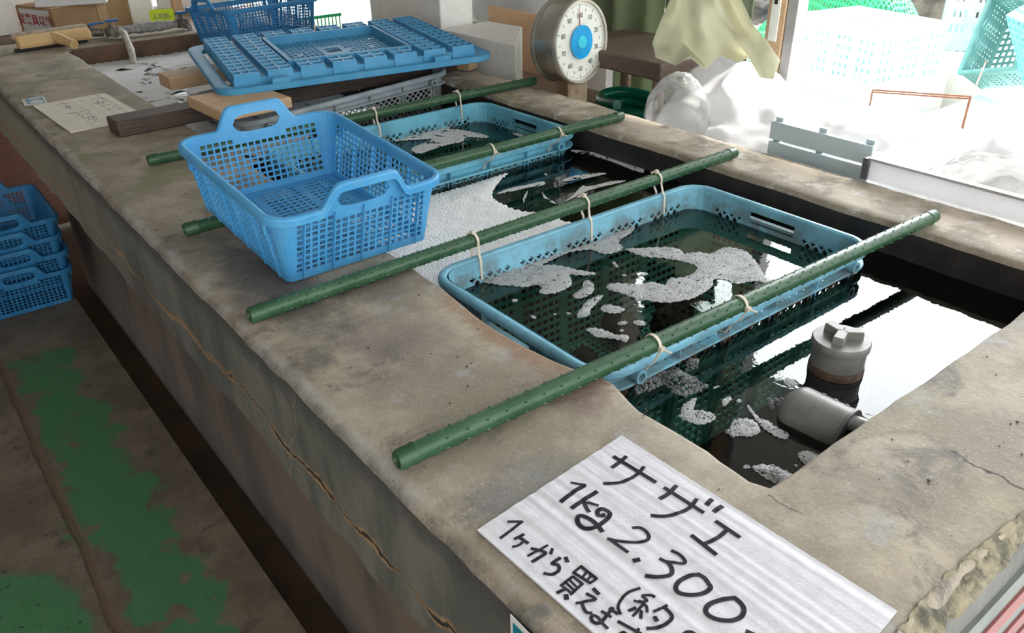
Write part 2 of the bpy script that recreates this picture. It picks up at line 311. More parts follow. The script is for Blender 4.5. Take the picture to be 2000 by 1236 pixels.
M['wall_pt'] = simple('grey_green_plaster', (0.16, 0.175, 0.16), 0.7, (0.115, 0.125, 0.115), 9, bmp=0.2)
M['broken'] = simple('broken_mortar', (0.27, 0.235, 0.155), 0.9, (0.075, 0.068, 0.05), 48, bmp=0.9, bscale=70)
M['hose'] = simple('green_hose_pvc', (0.0, 0.11, 0.065), 0.3, (0.0, 0.16, 0.095), 20)
M['net'] = simple('green_netting', (0.03, 0.55, 0.22), 0.6, (0.05, 0.45, 0.20), 10)
M['rock'] = simple('dark_rock', (0.10, 0.085, 0.075), 0.9, (0.24, 0.20, 0.17), 5, bmp=0.9, bscale=12)
M['ground'] = simple('pale_outdoor_concrete', (0.50, 0.48, 0.45), 0.85, (0.42, 0.40, 0.37), 5)
M['slat'] = simple('grey_blue_crate_film_haze', (0.50, 0.60, 0.63), 0.5, (0.43, 0.53, 0.56), 8)  # haze of a plastic film over a dark crate, put into the colour
M['tote'] = simple('ice_white_tote', (0.62, 0.82, 0.86), 0.45, (0.55, 0.76, 0.82), 8)
M['cyan'] = simple('pale_cyan_crate', (0.25, 0.68, 0.80), 0.45, (0.20, 0.60, 0.76), 8)
M['ocean'] = simple('blue_crate_outside', (0.04, 0.30, 0.66), 0.45)
M['teal'] = simple('dull_teal_basket', (0.16, 0.36, 0.34), 0.55, (0.12, 0.30, 0.29), 10)
M['wire'] = simple('rusty_wire', (0.20, 0.08, 0.05), 0.7, (0.30, 0.16, 0.10), 40)
M['plaster'] = simple('room_plaster', (0.42, 0.38, 0.33), 0.85, (0.35, 0.31, 0.27), 4)
M['ceil'] = simple('room_ceiling', (0.30, 0.29, 0.28), 0.85, (0.25, 0.24, 0.23), 4)
M['dark'] = simple('dark_recess', (0.012, 0.012, 0.014), 0.8)
M['badge'] = simple('teal_badge_print', (0.0, 0.16, 0.24), 0.4, (0.0, 0.19, 0.27), 12)
M['badge_far'] = simple('blue_badge_print', (0.09, 0.24, 0.38), 0.4, (0.11, 0.28, 0.42), 30)
M['badge_w'] = simple('badge_white', (0.62, 0.63, 0.63), 0.4)

# ------------------------------------------------------------------ mesh builder
class MB:
    def __init__(s): s.v = []; s.f = []
    def face(s, pts):
        b = len(s.v); s.v += [tuple(p) for p in pts]; s.f.append(tuple(range(b, b + len(pts)))); return s
    def add(s, verts, faces):
        b = len(s.v); s.v += [tuple(p) for p in verts]; s.f += [tuple(i + b for i in f) for f in faces]; return s
    def box(s, c, d, R=None):
        c = Vector(c); pts = []
        for i in (-1, 1):
            for j in (-1, 1):
                for k in (-1, 1):
                    p = Vector((i * d[0] / 2, j * d[1] / 2, k * d[2] / 2)); pts.append(c + (R @ p if R else p))
        return s.add(pts, [(0, 1, 3, 2), (4, 6, 7, 5), (0, 4, 5, 1), (2, 3, 7, 6), (0, 2, 6, 4), (1, 5, 7, 3)])
    def loft(s, rings, cap=True, close=True):
        n = len(rings[0]); b = len(s.v)
        for r in rings: s.v += [tuple(p) for p in r]
        for i in range(len(rings) - 1):
            for j in range(n if close else n - 1):
                k = (j + 1) % n
                s.f.append((b + i * n + j, b + i * n + k, b + (i + 1) * n + k, b + (i + 1) * n + j))
        if cap:
            s.f.append(tuple(b + j for j in reversed(range(n)))); e = b + (len(rings) - 1) * n
            s.f.append(tuple(e + j for j in range(n)))
        return s
    def tube(s, path, r, n=10, closed=False, cap=True, up=None, sy=1.0):
        path = [Vector(p) for p in path]; m = len(path); rings = []
        prev = None
        for i in range(m):
            a = path[(i - 1) % m] if (closed or i > 0) else path[i]; c = path[(i + 1) % m] if (closed or i < m - 1) else path[i]
            d = (c - a).normalized()
            ref = Vector(up) if up else (prev if prev is not None else (Vector((0, 0, 1)) if abs(d.z) < 0.9 else Vector((1, 0, 0))))
            x = ref.cross(d)
            if x.length < 1e-6: x = Vector((1, 0, 0)).cross(d)
            x.normalize(); y = d.cross(x); prev = y
            rr = r(i / max(1, m - 1)) if callable(r) else r
            rings.append([path[i] + x * (rr * cos(2 * pi * k / n)) + y * (rr * sy * sin(2 * pi * k / n)) for k in range(n)])
        if closed: rings.append(rings[0])
        return s.loft(rings, cap=cap and not closed)
    def cyl(s, a, b, r, n=20, r2=None):
        a = Vector(a); b = Vector(b); d = (b - a).normalized()
        x = d.cross(Vector((0, 0, 1)) if abs(d.z) < 0.9 else Vector((1, 0, 0))).normalized(); y = d.cross(x); r2 = r if r2 is None else r2
        return s.loft([[a + (x * cos(2 * pi * k / n) + y * sin(2 * pi * k / n)) * r for k in range(n)], [b + (x * cos(2 * pi * k / n) + y * sin(2 * pi * k / n)) * r2 for k in range(n)]])
    def lathe(s, o, axis, prof, n=32):
        o = Vector(o); d = Vector(axis).normalized(); x = d.cross(Vector((0, 0, 1)) if abs(d.z) < 0.9 else Vector((1, 0, 0))).normalized(); y = d.cross(x)
        return s.loft([[o + d * h + (x * cos(2 * pi * k / n) + y * sin(2 * pi * k / n)) * max(r, 1e-5) for k in range(n)] for r, h in prof])
    def prism(s, poly, z0, z1):
        return s.loft([[(p[0], p[1], z0) for p in poly], [(p[0], p[1], z1) for p in poly]])
    def panel(s, P, nu, nv, hole, th, u0=0, v0=0):
        """sheet of nu x nv cells; P(i,j)->(point, normal); hole(i,j)->None, ('r',m) or ('d',m)"""
        for i in range(nu):
            for j in range(nv):
                q = [P(i, j), P(i + 1, j), P(i + 1, j + 1), P(i, j + 1)]
                h = hole(i, j)
                A = [a for a, n in q]; B = [a - n * th for a, n in q]
                if not h:
                    s.face(A); s.face(B[::-1]); continue
                c = (A[0] + A[1] + A[2] + A[3]) / 4; nn = (q[0][1] + q[1][1] + q[2][1] + q[3][1]) / 4 * th
                if h[0] == 'r':
                    mu, mv = h[1] if isinstance(h[1], tuple) else (h[1], h[1])
                    def bil(a, b): return (A[0] * (1 - a) + A[1] * a) * (1 - b) + (A[3] * (1 - a) + A[2] * a) * b
                    H = [bil(mu, mv), bil(1 - mu, mv), bil(1 - mu, 1 - mv), bil(mu, 1 - mv)]
                    G = [x - nn for x in H]
                    for k in range(4):
                        l = (k + 1) % 4
                        s.face([A[k], A[l], H[l], H[k]]); s.face([B[l], B[k], G[k], G[l]]); s.face([H[k], H[l], G[l], G[k]])
                else:
                    m = h[1]; mids = [(A[k] + A[(k + 1) % 4]) / 2 for k in range(4)]
                    H = [c + (x - c) * m for x in mids]; G = [x - nn for x in H]
                    for k in range(4):
                        l = (k + 1) % 4
                        s.face([A[k], A[l], H[k]]); s.face([A[l], H[l], H[k]]); s.face([B[l], B[k], G[k]]); s.face([B[l], G[k], G[l]]); s.face([H[k], H[l], G[l], G[k]])
        return s
    def build(s, name, mats, parent=None, smooth=False, bevel=0, bseg=2, sharp=35, loc=None, weld=False):
        me = bpy.data.meshes.new(name); me.from_pydata(s.v, [], s.f)
        for m in (mats if isinstance(mats, (list, tuple)) else [mats]): me.materials.append(m)
        o = bpy.data.objects.new(name, me); COL.objects.link(o)
        bm = bmesh.new(); bm.from_mesh(me)
        if weld: bmesh.ops.remove_doubles(bm, verts=bm.verts, dist=1e-6)
        bmesh.ops.recalc_face_normals(bm, faces=bm.faces); bm.to_mesh(me); bm.free()
        if parent: o.parent = parent
        if loc: o.location = loc
        if bevel:
            b = o.modifiers.new('bevel', 'BEVEL'); b.width = bevel; b.segments = bseg; b.limit_method = 'ANGLE'; b.angle_limit = radians(40)
        if smooth or bevel:
            for p in me.polygons: p.use_smooth = True
            if hasattr(me, 'set_sharp_from_angle'): me.set_sharp_from_angle(angle=radians(sharp))
        return o

def tag(o, label, cat, group=None, kind=None):
    if label: o['label'] = label
    if cat: o['category'] = cat
    if group: o['group'] = group
    if kind: o['kind'] = kind
    return o
def struct(o): o['kind'] = 'structure'; return o
def thing(name, label, cat, loc=(0, 0, 0), rot=(0, 0, 0), group=None):
    o = bpy.data.objects.new(name, None); o.empty_display_size = 0.05; COL.objects.link(o)
    o.location = loc; o.rotation_euler = rot
    return tag(o, label, cat, group)
def copy_tree(o, parent=None):
    c = o.copy(); COL.objects.link(c)
    if parent: c.parent = parent
    for ch in list(o.children): copy_tree(ch, c)
    return c
def rr(w, d, r, nx=1, ny=1, nc=5):
    """rounded rectangle, counter-clockwise from the left end of the -y side; returns points, tags"""
    P = []; T = []
    cs = [((w / 2 - r, -d / 2 + r), -pi / 2), ((w / 2 - r, d / 2 - r), 0), ((-w / 2 + r, d / 2 - r), pi / 2), ((-w / 2 + r, -d / 2 + r), pi)]
    ends = [((-w / 2 + r, -d / 2), (w / 2 - r, -d / 2)), ((w / 2, -d / 2 + r), (w / 2, d / 2 - r)), ((w / 2 - r, d / 2), (-w / 2 + r, d / 2)), ((-w / 2, d / 2 - r), (-w / 2, -d / 2 + r))]
    for k in range(4):
        n = nx if k % 2 == 0 else ny; a, b = ends[k]
        for i in range(n):
            P.append(Vector((a[0] + (b[0] - a[0]) * i / n, a[1] + (b[1] - a[1]) * i / n, 0))); T.append((k, i))
        (cx, cy), a0 = cs[k]
        for i in range(nc):
            an = a0 + pi / 2 * i / nc; P.append(Vector((cx + r * cos(an), cy + r * sin(an), 0))); T.append((None, i))
    return P, T
def loop_normals(P):
    n = len(P); R = []
    for i in range(n):
        d = (P[(i + 1) % n] - P[i - 1]); R.append(Vector((d.y, -d.x, 0)).normalized())
    return R

# ------------------------------------------------------------------ the setting
FZ = -0.735
struct(MB().box((-1.324, 0.46, FZ - 0.06), (3.352, 5.92, 0.12)).build('floor', M['floor']))
struct(MB().box((-1.2, 5.2, -0.93), (3.1, 3.56, 0.12)).build('floor_back_shade', M['gutter_and_shade']))  # dark low floor standing in for the shade behind the basket stack
struct(MB().box((0.50, 2.25, -0.93), (0.296, 9.5, 0.119)).build('trim_1', M['gutter_and_shade']))
struct(MB().box((6.16, 2.25, FZ - 0.06), (9.0, 16.5, 0.12)).build('floor_outside', M['ground']))
struct(MB().box((-3.05, 2.2, 0.52), (0.1, 9.6, 2.5)).build('wall_left', M['plaster']))
struct(MB().box((0.20, 2.9, 1.80), (6.5, 7.6, 0.08)).build('ceiling', M['ceil']))
# the back wall with its opening on the right
bw = MB(); bw.box((-0.75, 6.25, 0.52), (4.5, 0.1, 2.5)); bw.box((2.1, 6.25, 1.5), (1.2, 0.1, 0.6))
struct(bw.build('wall_back', M['plaster']))
# wall beyond the scale, behind the curtain
struct(MB().box((2.68, 3.36, 0.52), (0.1, 1.75, 2.5)).build('wall_right', M['plaster']))
struct(MB().box((1.96, 0.84, -0.43), (0.575, 1.53, 0.60)).build('trim_2', M['ground']))

# concrete fish tank -------------------------------------------------
tank = thing('concrete_tank', 'long concrete fish tank with a broad worktop rim, filled with dark water', 'fish tank', (0, 0, 0))
X0, X1, X2, X3 = 0.334, 0.670, 1.489, 1.665
Y0, Y1, Y2, Y3 = 0.172, 0.384, 3.690, 3.98
def wob(s, a, k, o): return a * noise.noise(Vector((s * k, o, 3.7)))
def bulge(y): return -0.006 + 0.014 * exp(-((y - 0.87) / 0.13) ** 2) * -1.2 + 0.016 * exp(-((y - 0.66) / 0.05) ** 2) + wob(y, 0.006, 9, 1) + wob(y, 0.003, 33, 2)
rim = MB()
NX = 150
ys = [Y1 + (Y2 - Y1) * i / NX for i in range(NX + 1)]
xsn = [X1 + (X2 - X1) * i / 50 for i in range(51)]
inner = [Vector((X1 + bulge(y) * (1 if 0 < i < NX else 0), y, 0)) for i, y in enumerate(ys)]
inner += [Vector((x, Y2, 0)) for x in xsn[1:-1]]
inner += [Vector((X2 + wob(y, 0.008, 5, 5) + wob(y, 0.004, 24, 6), y, 0)) for y in reversed(ys)]
inner += [Vector((x, Y1 + wob(x, 0.003, 20, 8), 0)) for x in reversed(xsn[1:-1])]
def outer_of(p, i):
    # matching point on the outside edge
    if i <= NX:
        t = i / NX; return Vector((X0, Y0 + (Y3 - Y0) * t, 0))
    if i < NX + 50: t = (i - NX) / 50; return Vector((X0 + (X3 - X0) * t, Y3, 0))
    if i <= 2 * NX + 50: t = (i - NX - 50) / NX; return Vector((X3, Y3 + (Y0 - Y3) * t, 0))
    t = (i - 2 * NX - 50) / 50; return Vector((X3 + (X0 - X3) * t, Y0, 0))
outer = [outer_of(p, i) for i, p in enumerate(inner)]
def rough_out(p, i):
    q = p.copy(); n = noise.noise(Vector((p.x * 17, p.y * 17, 0.5))) * 0.004 + noise.noise(Vector((p.x * 50, p.y * 50, 1.5))) * 0.002
    if p.x < X0 + 1e-4: q.x += n
    if p.x > X3 - 1e-4: q.x += 2 * n
    if p.y < Y0 + 1e-4:
        q.y += n + (0.012 * max(0, noise.noise(Vector((p.x * 30, 4.2, 0)))) + 0.004 if 0.5 < p.x < 0.86 else 0)
    return q
outer_t = [rough_out(p, i) for i, p in enumerate(outer)]
cen = Vector(((X0 + X3) / 2, 0, 0))
def inset(P, Q, d, z):
    return [Vector((p.x + (q.x - p.x) * d / max((q - p).length, 1e-6), p.y + (q.y - p.y) * d / max((q - p).length, 1e-6), z)) for p, q in zip(P, Q)]
def topz(p): return noise.noise(Vector((p.x * 6, p.y * 6, 0))) * 0.0018
rings = []
zin = [Vector((p.x, p.y, -0.012)) for p in inner]
rings.append(zin)
rings.append(inset(inner, outer_t, 0.004, -0.0025))
for f_ in (0.03, 0.2, 0.4, 0.6, 0.8, 0.955):
    rings.append([Vector((a.x + (b.x - a.x) * f_, a.y + (b.y - a.y) * f_, 0)) for a, b in zip(inner, outer_t)])
for R_ in rings[2:]:
    for p in R_: p.z = min(0, topz(p)) - (0.0 if R_ is not rings[-1] else 0.001)
rings.append(inset(outer_t, inner, 0.006, -0.004))
rings.append([Vector((p.x, p.y, -0.014)) for p in outer_t])
rim.loft(rings, cap=False)
rim.build('worktop', M['top'], tank, smooth=True, sharp=70)
band = MB()
ob = [Vector((p.x, p.y, -0.014)) for p in outer_t]
band.loft([ob, [Vector((p.x + 0.001, p.y, -0.09)) for p in outer], [Vector((p.x + wob(p.y, 0.003, 9, 3), p.y, -0.212 + wob(p.y, 0.018, 5, 4) + wob(p.y, 0.01, 19, 9))) for p in outer],
           [Vector((p.x + (0.14 if p.x < 0.5 else 0), p.y, -0.216)) for p in outer]], cap=False)
band.build('front_band', M['lip'], tank, smooth=True, sharp=50)
lw = MB(); lw.box((0.565, 1.80, -0.55), (0.21, 3.25, 0.68)); lw.box((1.0, 0.26, -0.55), (1.33, 0.165, 0.68)); lw.box((1.575, 1.9, -0.55), (0.17, 3.4, 0.68))
lw.build('base_wall', M['wall_low'], tank)
iw = MB()
ib = [Vector((p.x, p.y, -0.012)) for p in inner]
iw.loft([ib, [Vector((p.x + wob(p.y, 0.004, 13, 6), p.y, -0.035)) for p in inner], [Vector((p.x, p.y, -0.075)) for p in inner], [Vector((p.x, p.y, -0.62)) for p in inner]], cap=False)
iw.box((1.08, 2.04, -0.625), (0.84, 3.34, 0.01))
iw.build('inner_wall', M['inner'], tank, smooth=True, sharp=60)
ew = MB(); ew.box((1.08, Y2 - 0.006, -0.078), (0.80, 0.010, 0.150)); ew.build('end_board', M['inner_far'], tank, bevel=0.003)
# painted near end of the tank, broken arris
ef = MB(); ef.box((1.0, Y0 - 0.002, -0.36), (1.32, 0.006, 0.52)); ef.build('end_plaster', M['wall_pt'], tank)
for k, (z0, z1) in enumerate(((-0.175, -0.14), (-0.245, -0.215), (-0.34, -0.27))):
    MB().box((1.0, Y0 - 0.0065, (z0 + z1) / 2), (1.31, 0.004, z1 - z0)).build('red_stripe', M['red_paint'], tank)
bk = MB(); n_ = 60; rws = []
for j in range(5):
    row = []
    for i in range(n_ + 1):
        x = 0.52 + 0.34 * i / n_
        e = sin(pi * i / n_) ** 0.4
        row.append(Vector((x, Y0 + 0.016 * e - 0.026 * e * j / 4 + 0.005 * noise.noise(Vector((x * 60, j * 1.3, 0))) + 0.002, 0.0008 - 0.022 * j / 4 * (0.5 + e * 0.5) + 0.004 * noise.noise(Vector((x * 45, j * 2.1, 5))) * e)))
    rws.append(row)
bk.loft(rws, cap=False, close=False); bk.build('broken_edge', M['broken'], tank)

# water ---------------------------------------------------------------
ZW = -0.067
wt = MB(); wt.face([(X1 - 0.012, Y1 - 0.004, ZW), (X2 + 0.012, Y1 - 0.004, ZW), (X2 + 0.012, Y2 - 0.012, ZW), (X1 - 0.012, Y2 - 0.012, ZW)])
tag(wt.build('sea_water', M['water']), 'dark clear sea water filling the concrete tank', 'water', kind='stuff')

# ------------------------------------------------------------------ foam
def resample(poly, step):
    out_ = []
    for i in range(len(poly)):
        a = poly[i]; b = poly[(i + 1) % len(poly)]; d = (b - a).length; n = max(1, int(d / step))
        for k in range(n): out_.append(a + (b - a) * k / n)
    return out_
def chaikin(P, n=2):
    for _ in range(n):
        Q = []
        for i in range(len(P)):
            a = P[i]; b = P[(i + 1) % len(P)]; Q += [a * 0.75 + b * 0.25, a * 0.25 + b * 0.75]
        P = Q
    return P
def inside(p, poly):
    c = False; j = len(poly) - 1
    for i in range(len(poly)):
        a, b = poly[i], poly[j]
        if (a.y > p.y) != (b.y > p.y) and p.x < (b.x - a.x) * (p.y - a.y) / (b.y - a.y) + a.x: c = not c
        j = i
    return c
def foam_into(mb, poly, h=0.004, step=0.006, rough=0.0015, z=ZW, smooth_n=2):
    """low rounded island of foam with the given outline (xy points)"""
    P = chaikin([Vector((p[0], p[1])) for p in poly], smooth_n); P = resample(P, step * 0.7)
    P = [p + Vector((noise.noise(Vector((p.x * 90, p.y * 90, 1))), noise.noise(Vector((p.x * 90, p.y * 90, 7))))) * rough for p in P]
    xs = [p.x for p in P]; yy = [p.y for p in P]; pts = list(P)
    y = min(yy)
    while y < max(yy):
        x = min(xs)
        while x < max(xs):
            q = Vector((x + random.uniform(-.3, .3) * step, y + random.uniform(-.3, .3) * step))
            if inside(q, P): pts.append(q)
            x += step
        y += step
    n = len(P); E_ = [(i, (i + 1) % n) for i in range(n)]
    v, e, f, *_ = delaunay_2d_cdt(pts, E_, [list(range(n))], 1, 1e-6)
    bd = P
    V = []
    for q in v:
        d = min((q - b).length for b in bd[::2])
        hh = h * (1 - exp(-d / (h * 1.2))) * (0.85 + 0.3 * noise.noise(Vector((q.x * 40, q.y * 40, 2))))
        V.append((q.x, q.y, z + 0.0006 + hh))
    mb.add(V, [tuple(t_) for t_ in f])
def px_poly(crop, pts, z=ZW):
    x0, y0, s = crop
    return [at(x0 + a / s, y0 + b / s, z=z) for a, b in pts]
C5 = (920, 420, 4.415); C6 = (1300, 400, 4.755); C7 = (1280, 700, 4.755); C3 = (700, 160, 3.571)
fm = MB()
near_foam = [
 (C5, [(80, 575), (150, 520), (330, 440), (500, 400), (640, 370), (760, 320), (900, 290), (1050, 240), (1300, 130), (1420, 90), (1400, 150), (1250, 235), (1330, 290), (1250, 330), (1140, 350), (1050, 300), (930, 310), (800, 340), (690, 400), (590, 440), (700, 430), (830, 455), (920, 480), (1130, 512), (950, 530), (830, 512), (870, 560), (870, 620), (700, 695), (570, 680), (620, 630), (560, 600), (480, 630), (380, 620), (240, 610), (140, 590)]),
 (C5, [(970, 565), (1040, 570), (1070, 630), (1040, 690), (930, 735), (870, 705), (890, 680), (960, 640)]),
 (C5, [(1110, 690), (1150, 700), (1060, 790), (1020, 830), (1030, 870), (930, 900), (905, 870), (950, 810), (990, 750)]),
 (C5, [(1160, 610), (1230, 590), (1480, 605), (1560, 575), (1620, 600), (1700, 610), (1766, 540), (1880, 600), (1990, 570), (1990, 640), (1850, 740), (1700, 765), (1540, 750), (1400, 720), (1290, 680), (1165, 645)]),
 (C5, [(1310, 290), (1480, 290), (1620, 280), (1766, 285), (1850, 330), (1766, 400), (1640, 370), (1500, 370), (1380, 330)]),
 (C6, [(100, 470), (300, 440), (420, 470), (520, 400), (640, 400), (750, 440), (820, 500), (880, 600), (930, 680), (1010, 710), (940, 735), (800, 710), (650, 750), (560, 690), (440, 690), (440, 770), (300, 860), (160, 900), (0, 910), (0, 680), (150, 690), (280, 630), (300, 580), (200, 540), (0, 500), (0, 460)]),
 (C5, [(1110, 800), (1170, 770), (1330, 810), (1320, 840), (1230, 860), (1130, 835)]),
 (C5, [(1260, 930), (1320, 912), (1360, 930), (1330, 955), (1270, 955)]),
 (C5, [(1385, 935), (1430, 908), (1510, 925), (1515, 950), (1460, 965)]),
 (C5, [(975, 985), (1050, 975), (1170, 1000), (1240, 1045), (1340, 1030), (1365, 1060), (1340, 1110), (1310, 1090), (1180, 1065), (1080, 1060), (1030, 1025)]),
 (C5, [(345, 740), (380, 722), (410, 740), (380, 760)]), (C5, [(505, 870), (550, 868), (570, 890), (545, 905)]),
 (C5, [(815, 850), (845, 838), (868, 852), (840, 866)]), (C5, [(705, 858), (722, 847), (738, 860), (720, 870)]),
 (C5, [(1270, 1000), (1300, 985), (1325, 1000), (1300, 1015)]), (C5, [(1210, 420), (1230, 395), (1270, 440), (1265, 465)]),
 (C5, [(1290, 520), (1320, 510), (1348, 523), (1320, 535)]), (C5, [(1440, 513), (1490, 504), (1538, 514), (1490, 525)]),
]
for c_, p_ in near_foam: foam_into(fm, px_poly(c_, p_), h=0.0032, step=0.0065)
tag(fm.build('sea_foam', M['foam'], smooth=True, sharp=180), 'white foam islands on the water inside the nearest blue crate', 'foam', kind='stuff')

fc = MB()
carpet = [(0.655, 1.00), (0.675, 1.00), (0.70, 1.09), (0.75, 1.145), (1.30, 1.150), (1.33, 1.165), (1.10, 1.205)] + \
         [at(*p, z=ZW) for p in [(1075, 418), (1010, 415), (968, 395), (958, 380), (980, 350), (1000, 335)]] + [(1.05, 1.55), (0.80, 1.562), (0.655, 1.565)]
foam_into(fc, [(p[0], p[1]) for p in carpet], h=0.010, step=0.010, rough=0.002)
tag(fc.build('sea_foam', M['foam_thick'], smooth=True, sharp=180), 'thick white foam carpet on the water between the two sunken crates', 'foam', kind='stuff')
fs = MB()
streaks = [
 (C3, [(940, 790), (1060, 740), (1180, 720), (1290, 690), (1310, 720), (1200, 735), (1060, 770)]),
 (C3, [(1400, 700), (1480, 660), (1600, 640), (1760, 635), (1640, 665), (1500, 690)]),
 (C3, [(1420, 850), (1500, 790), (1560, 720), (1600, 735), (1780, 690), (1900, 690), (1620, 750), (1520, 800)]),
 (C3, [(1280, 760), (1310, 810), (1380, 845), (1370, 855), (1290, 815)]), (C3, [(1150, 860), (1150, 800), (1190, 750), (1165, 815)]),
 (C3, [(1290, 640), (1320, 640), (1310, 665)]),
 (C3, [(1480, 470), (1700, 500), (1990, 600), (1990, 650), (1700, 530), (1480, 490)]),
]
for c_, p_ in streaks: foam_into(fs, px_poly(c_, p_), h=0.0014, step=0.006, smooth_n=1)
tag(fs.build('sea_foam', M['foam_thin'], smooth=True, sharp=180), 'thin foam streaks on dark water right of the foam carpet', 'foam', kind='stuff')
fb = MB()
mid_foam = [
 (C3, [(240, 400), (420, 360), (560, 310), (760, 235), (800, 250), (600, 330), (720, 335), (920, 380), (900, 395), (740, 385), (740, 420), (600, 445), (500, 480), (420, 510), (350, 470), (460, 430), (530, 400), (330, 410), (250, 420)]),
 (C3, [(590, 530), (620, 522), (640, 540), (600, 545)]), (C3, [(1080, 350), (1170, 380), (1140, 390), (1070, 365)]),
]
for c_, p_ in mid_foam: foam_into(fb, px_poly(c_, p_), h=0.0028, step=0.008, smooth_n=1)
tag(fb.build('sea_foam', M['foam_thin'], smooth=True, sharp=180), 'white foam swirl inside the middle blue crate behind the basket', 'foam', kind='stuff')
ff = MB()
foam_into(ff, [(0.664, 2.05), (0.85, 2.05), (1.40, 2.7), (1.48, 2.7), (1.48, 3.672), (0.664, 3.672)], h=0.004, step=0.022, smooth_n=0)
tag(ff.build('sea_foam', M['foam_far'], smooth=True, sharp=180), 'patchy foam with dark gaps at the far end of the tank', 'foam', kind='stuff')
# foam and bubbles by the pump, near corner of the tank
fp = MB(); bb = MB()
pump_foam = [
 ([(250, 440), (330, 380), (400, 360), (370, 430), (340, 480), (420, 490), (550, 510), (560, 580), (440, 628), (300, 600), (200, 530), (240, 530)], 0.0035),
 ([(650, 690), (700, 650), (710, 580), (760, 560), (900, 570), (970, 640), (980, 700), (880, 740), (790, 720), (720, 735)], 0.006),
 ([(610, 430), (640, 370), (700, 355), (710, 390), (640, 455)], 0.003), ([(740, 385), (790, 380), (805, 415), (770, 415)], 0.003),
 ([(840, 430), (880, 450), (950, 560), (1060, 590), (1130, 650), (1240, 700), (1235, 750), (1180, 760), (1060, 700), (980, 640), (900, 540)], 0.004),
 ([(1310, 880), (1400, 855), (1500, 890), (1590, 970), (1560, 1020), (1480, 1000), (1400, 1000), (1340, 950)], 0.006),
 ([(870, 1000), (1060, 990), (1200, 1050), (1300, 1090), (1280, 1140), (1180, 1180), (1080, 1160), (960, 1080)], 0.008),
 ([(1320, 1110), (1415, 1140), (1250, 1235), (1210, 1225)], 0.004), ([(800, 1005), (860, 990), (900, 1020), (830, 1030)], 0.003),
 ([(1190, 200), (1260, 190), (1325, 235), (1260, 272), (1195, 245)], 0.006), ([(1285, 990), (1310, 982), (1325, 1000), (1300, 1012)], 0.003),
 ([(1800, 465), (1825, 460), (1838, 475), (1810, 482)], 0.003), ([(530, 270), (610, 255), (600, 270), (540, 290)], 0.002),
]
for p_, h_ in pump_foam: foam_into(fp, px_poly(C7, p_), h=h_, step=0.005)
tag(fp.build('sea_foam', M['foam'], smooth=True, sharp=180), 'small foam islands on black water around the grey pipes', 'foam', kind='stuff')
def dome(mb, c, r, n=10, m=5, full=False):
    c = Vector(c); rg = []
    lo = -0.5 if full else 0.0
    for i in range(m + 1):
        a = (lo + (1 - lo) * i / m) * pi / 2; rg.append([c + Vector((r * cos(a) * cos(2 * pi * k / n), r * cos(a) * sin(2 * pi * k / n), r * sin(a))) for k in range(n)])
    mb.loft(rg, cap=False)
def bubbles(poly_px, n, r_a, r_b, pile=0.0):
    P = [Vector((p.x, p.y)) for p in px_poly(C7, poly_px)]
    c = sum(P, Vector((0, 0))) / len(P)
    xs = [p.x for p in P]; yy = [p.y for p in P]; k = 0; tries = 0; placed = []
    while k < n and tries < 6000:
        tries += 1
        q = Vector((random.uniform(min(xs), max(xs)), random.uniform(min(yy), max(yy))))
        if not inside(q, P): continue
        r = random.uniform(r_a, r_b)
        if any((q - o).length < 0.72 * (r + ro) for o, ro in placed): continue
        placed.append((q, r)); d = (q - c).length / (max(xs) - min(xs))
        dome(bb, (q.x, q.y, ZW + max(0, pile * (1 - 2.2 * d))), r, 12, 5); k += 1
bubbles([(20, 130), (200, 100), (330, 170), (470, 260), (420, 310), (290, 345), (180, 330), (90, 250), (20, 190)], 110, 0.0022, 0.0048, 0.02)
bubbles([(-180, 230), (0, 130), (60, 260), (-40, 320), (-190, 330)], 60, 0.002, 0.004, 0.01)
bubbles([(310, 10), (400, 20), (390, 100), (280, 120)], 26, 0.002, 0.004, 0.01)
bubbles([(970, 1030), (1080, 1000), (1240, 1080), (1220, 1140), (1080, 1120)], 34, 0.003, 0.0058, 0.008)
bubbles([(660, 690), (720, 650), (770, 690), (720, 730)], 10, 0.002, 0.004, 0.004)
bubbles([(720, 570), (880, 580), (960, 660), (870, 720)], 34, 0.0015, 0.0032, 0.005)
bubbles([(360, 530), (420, 500), (470, 550), (400, 590)], 9, 0.002, 0.004, 0.004)
bubbles([(1045, 370), (1200, 385), (1190, 470), (1110, 520)], 10, 0.003, 0.007, 0.0)
tag(bb.build('bubbles', M['bubble'], smooth=True, sharp=180), 'clear soap-like bubbles clustered on the water below the near crate', 'bubbles', kind='stuff')

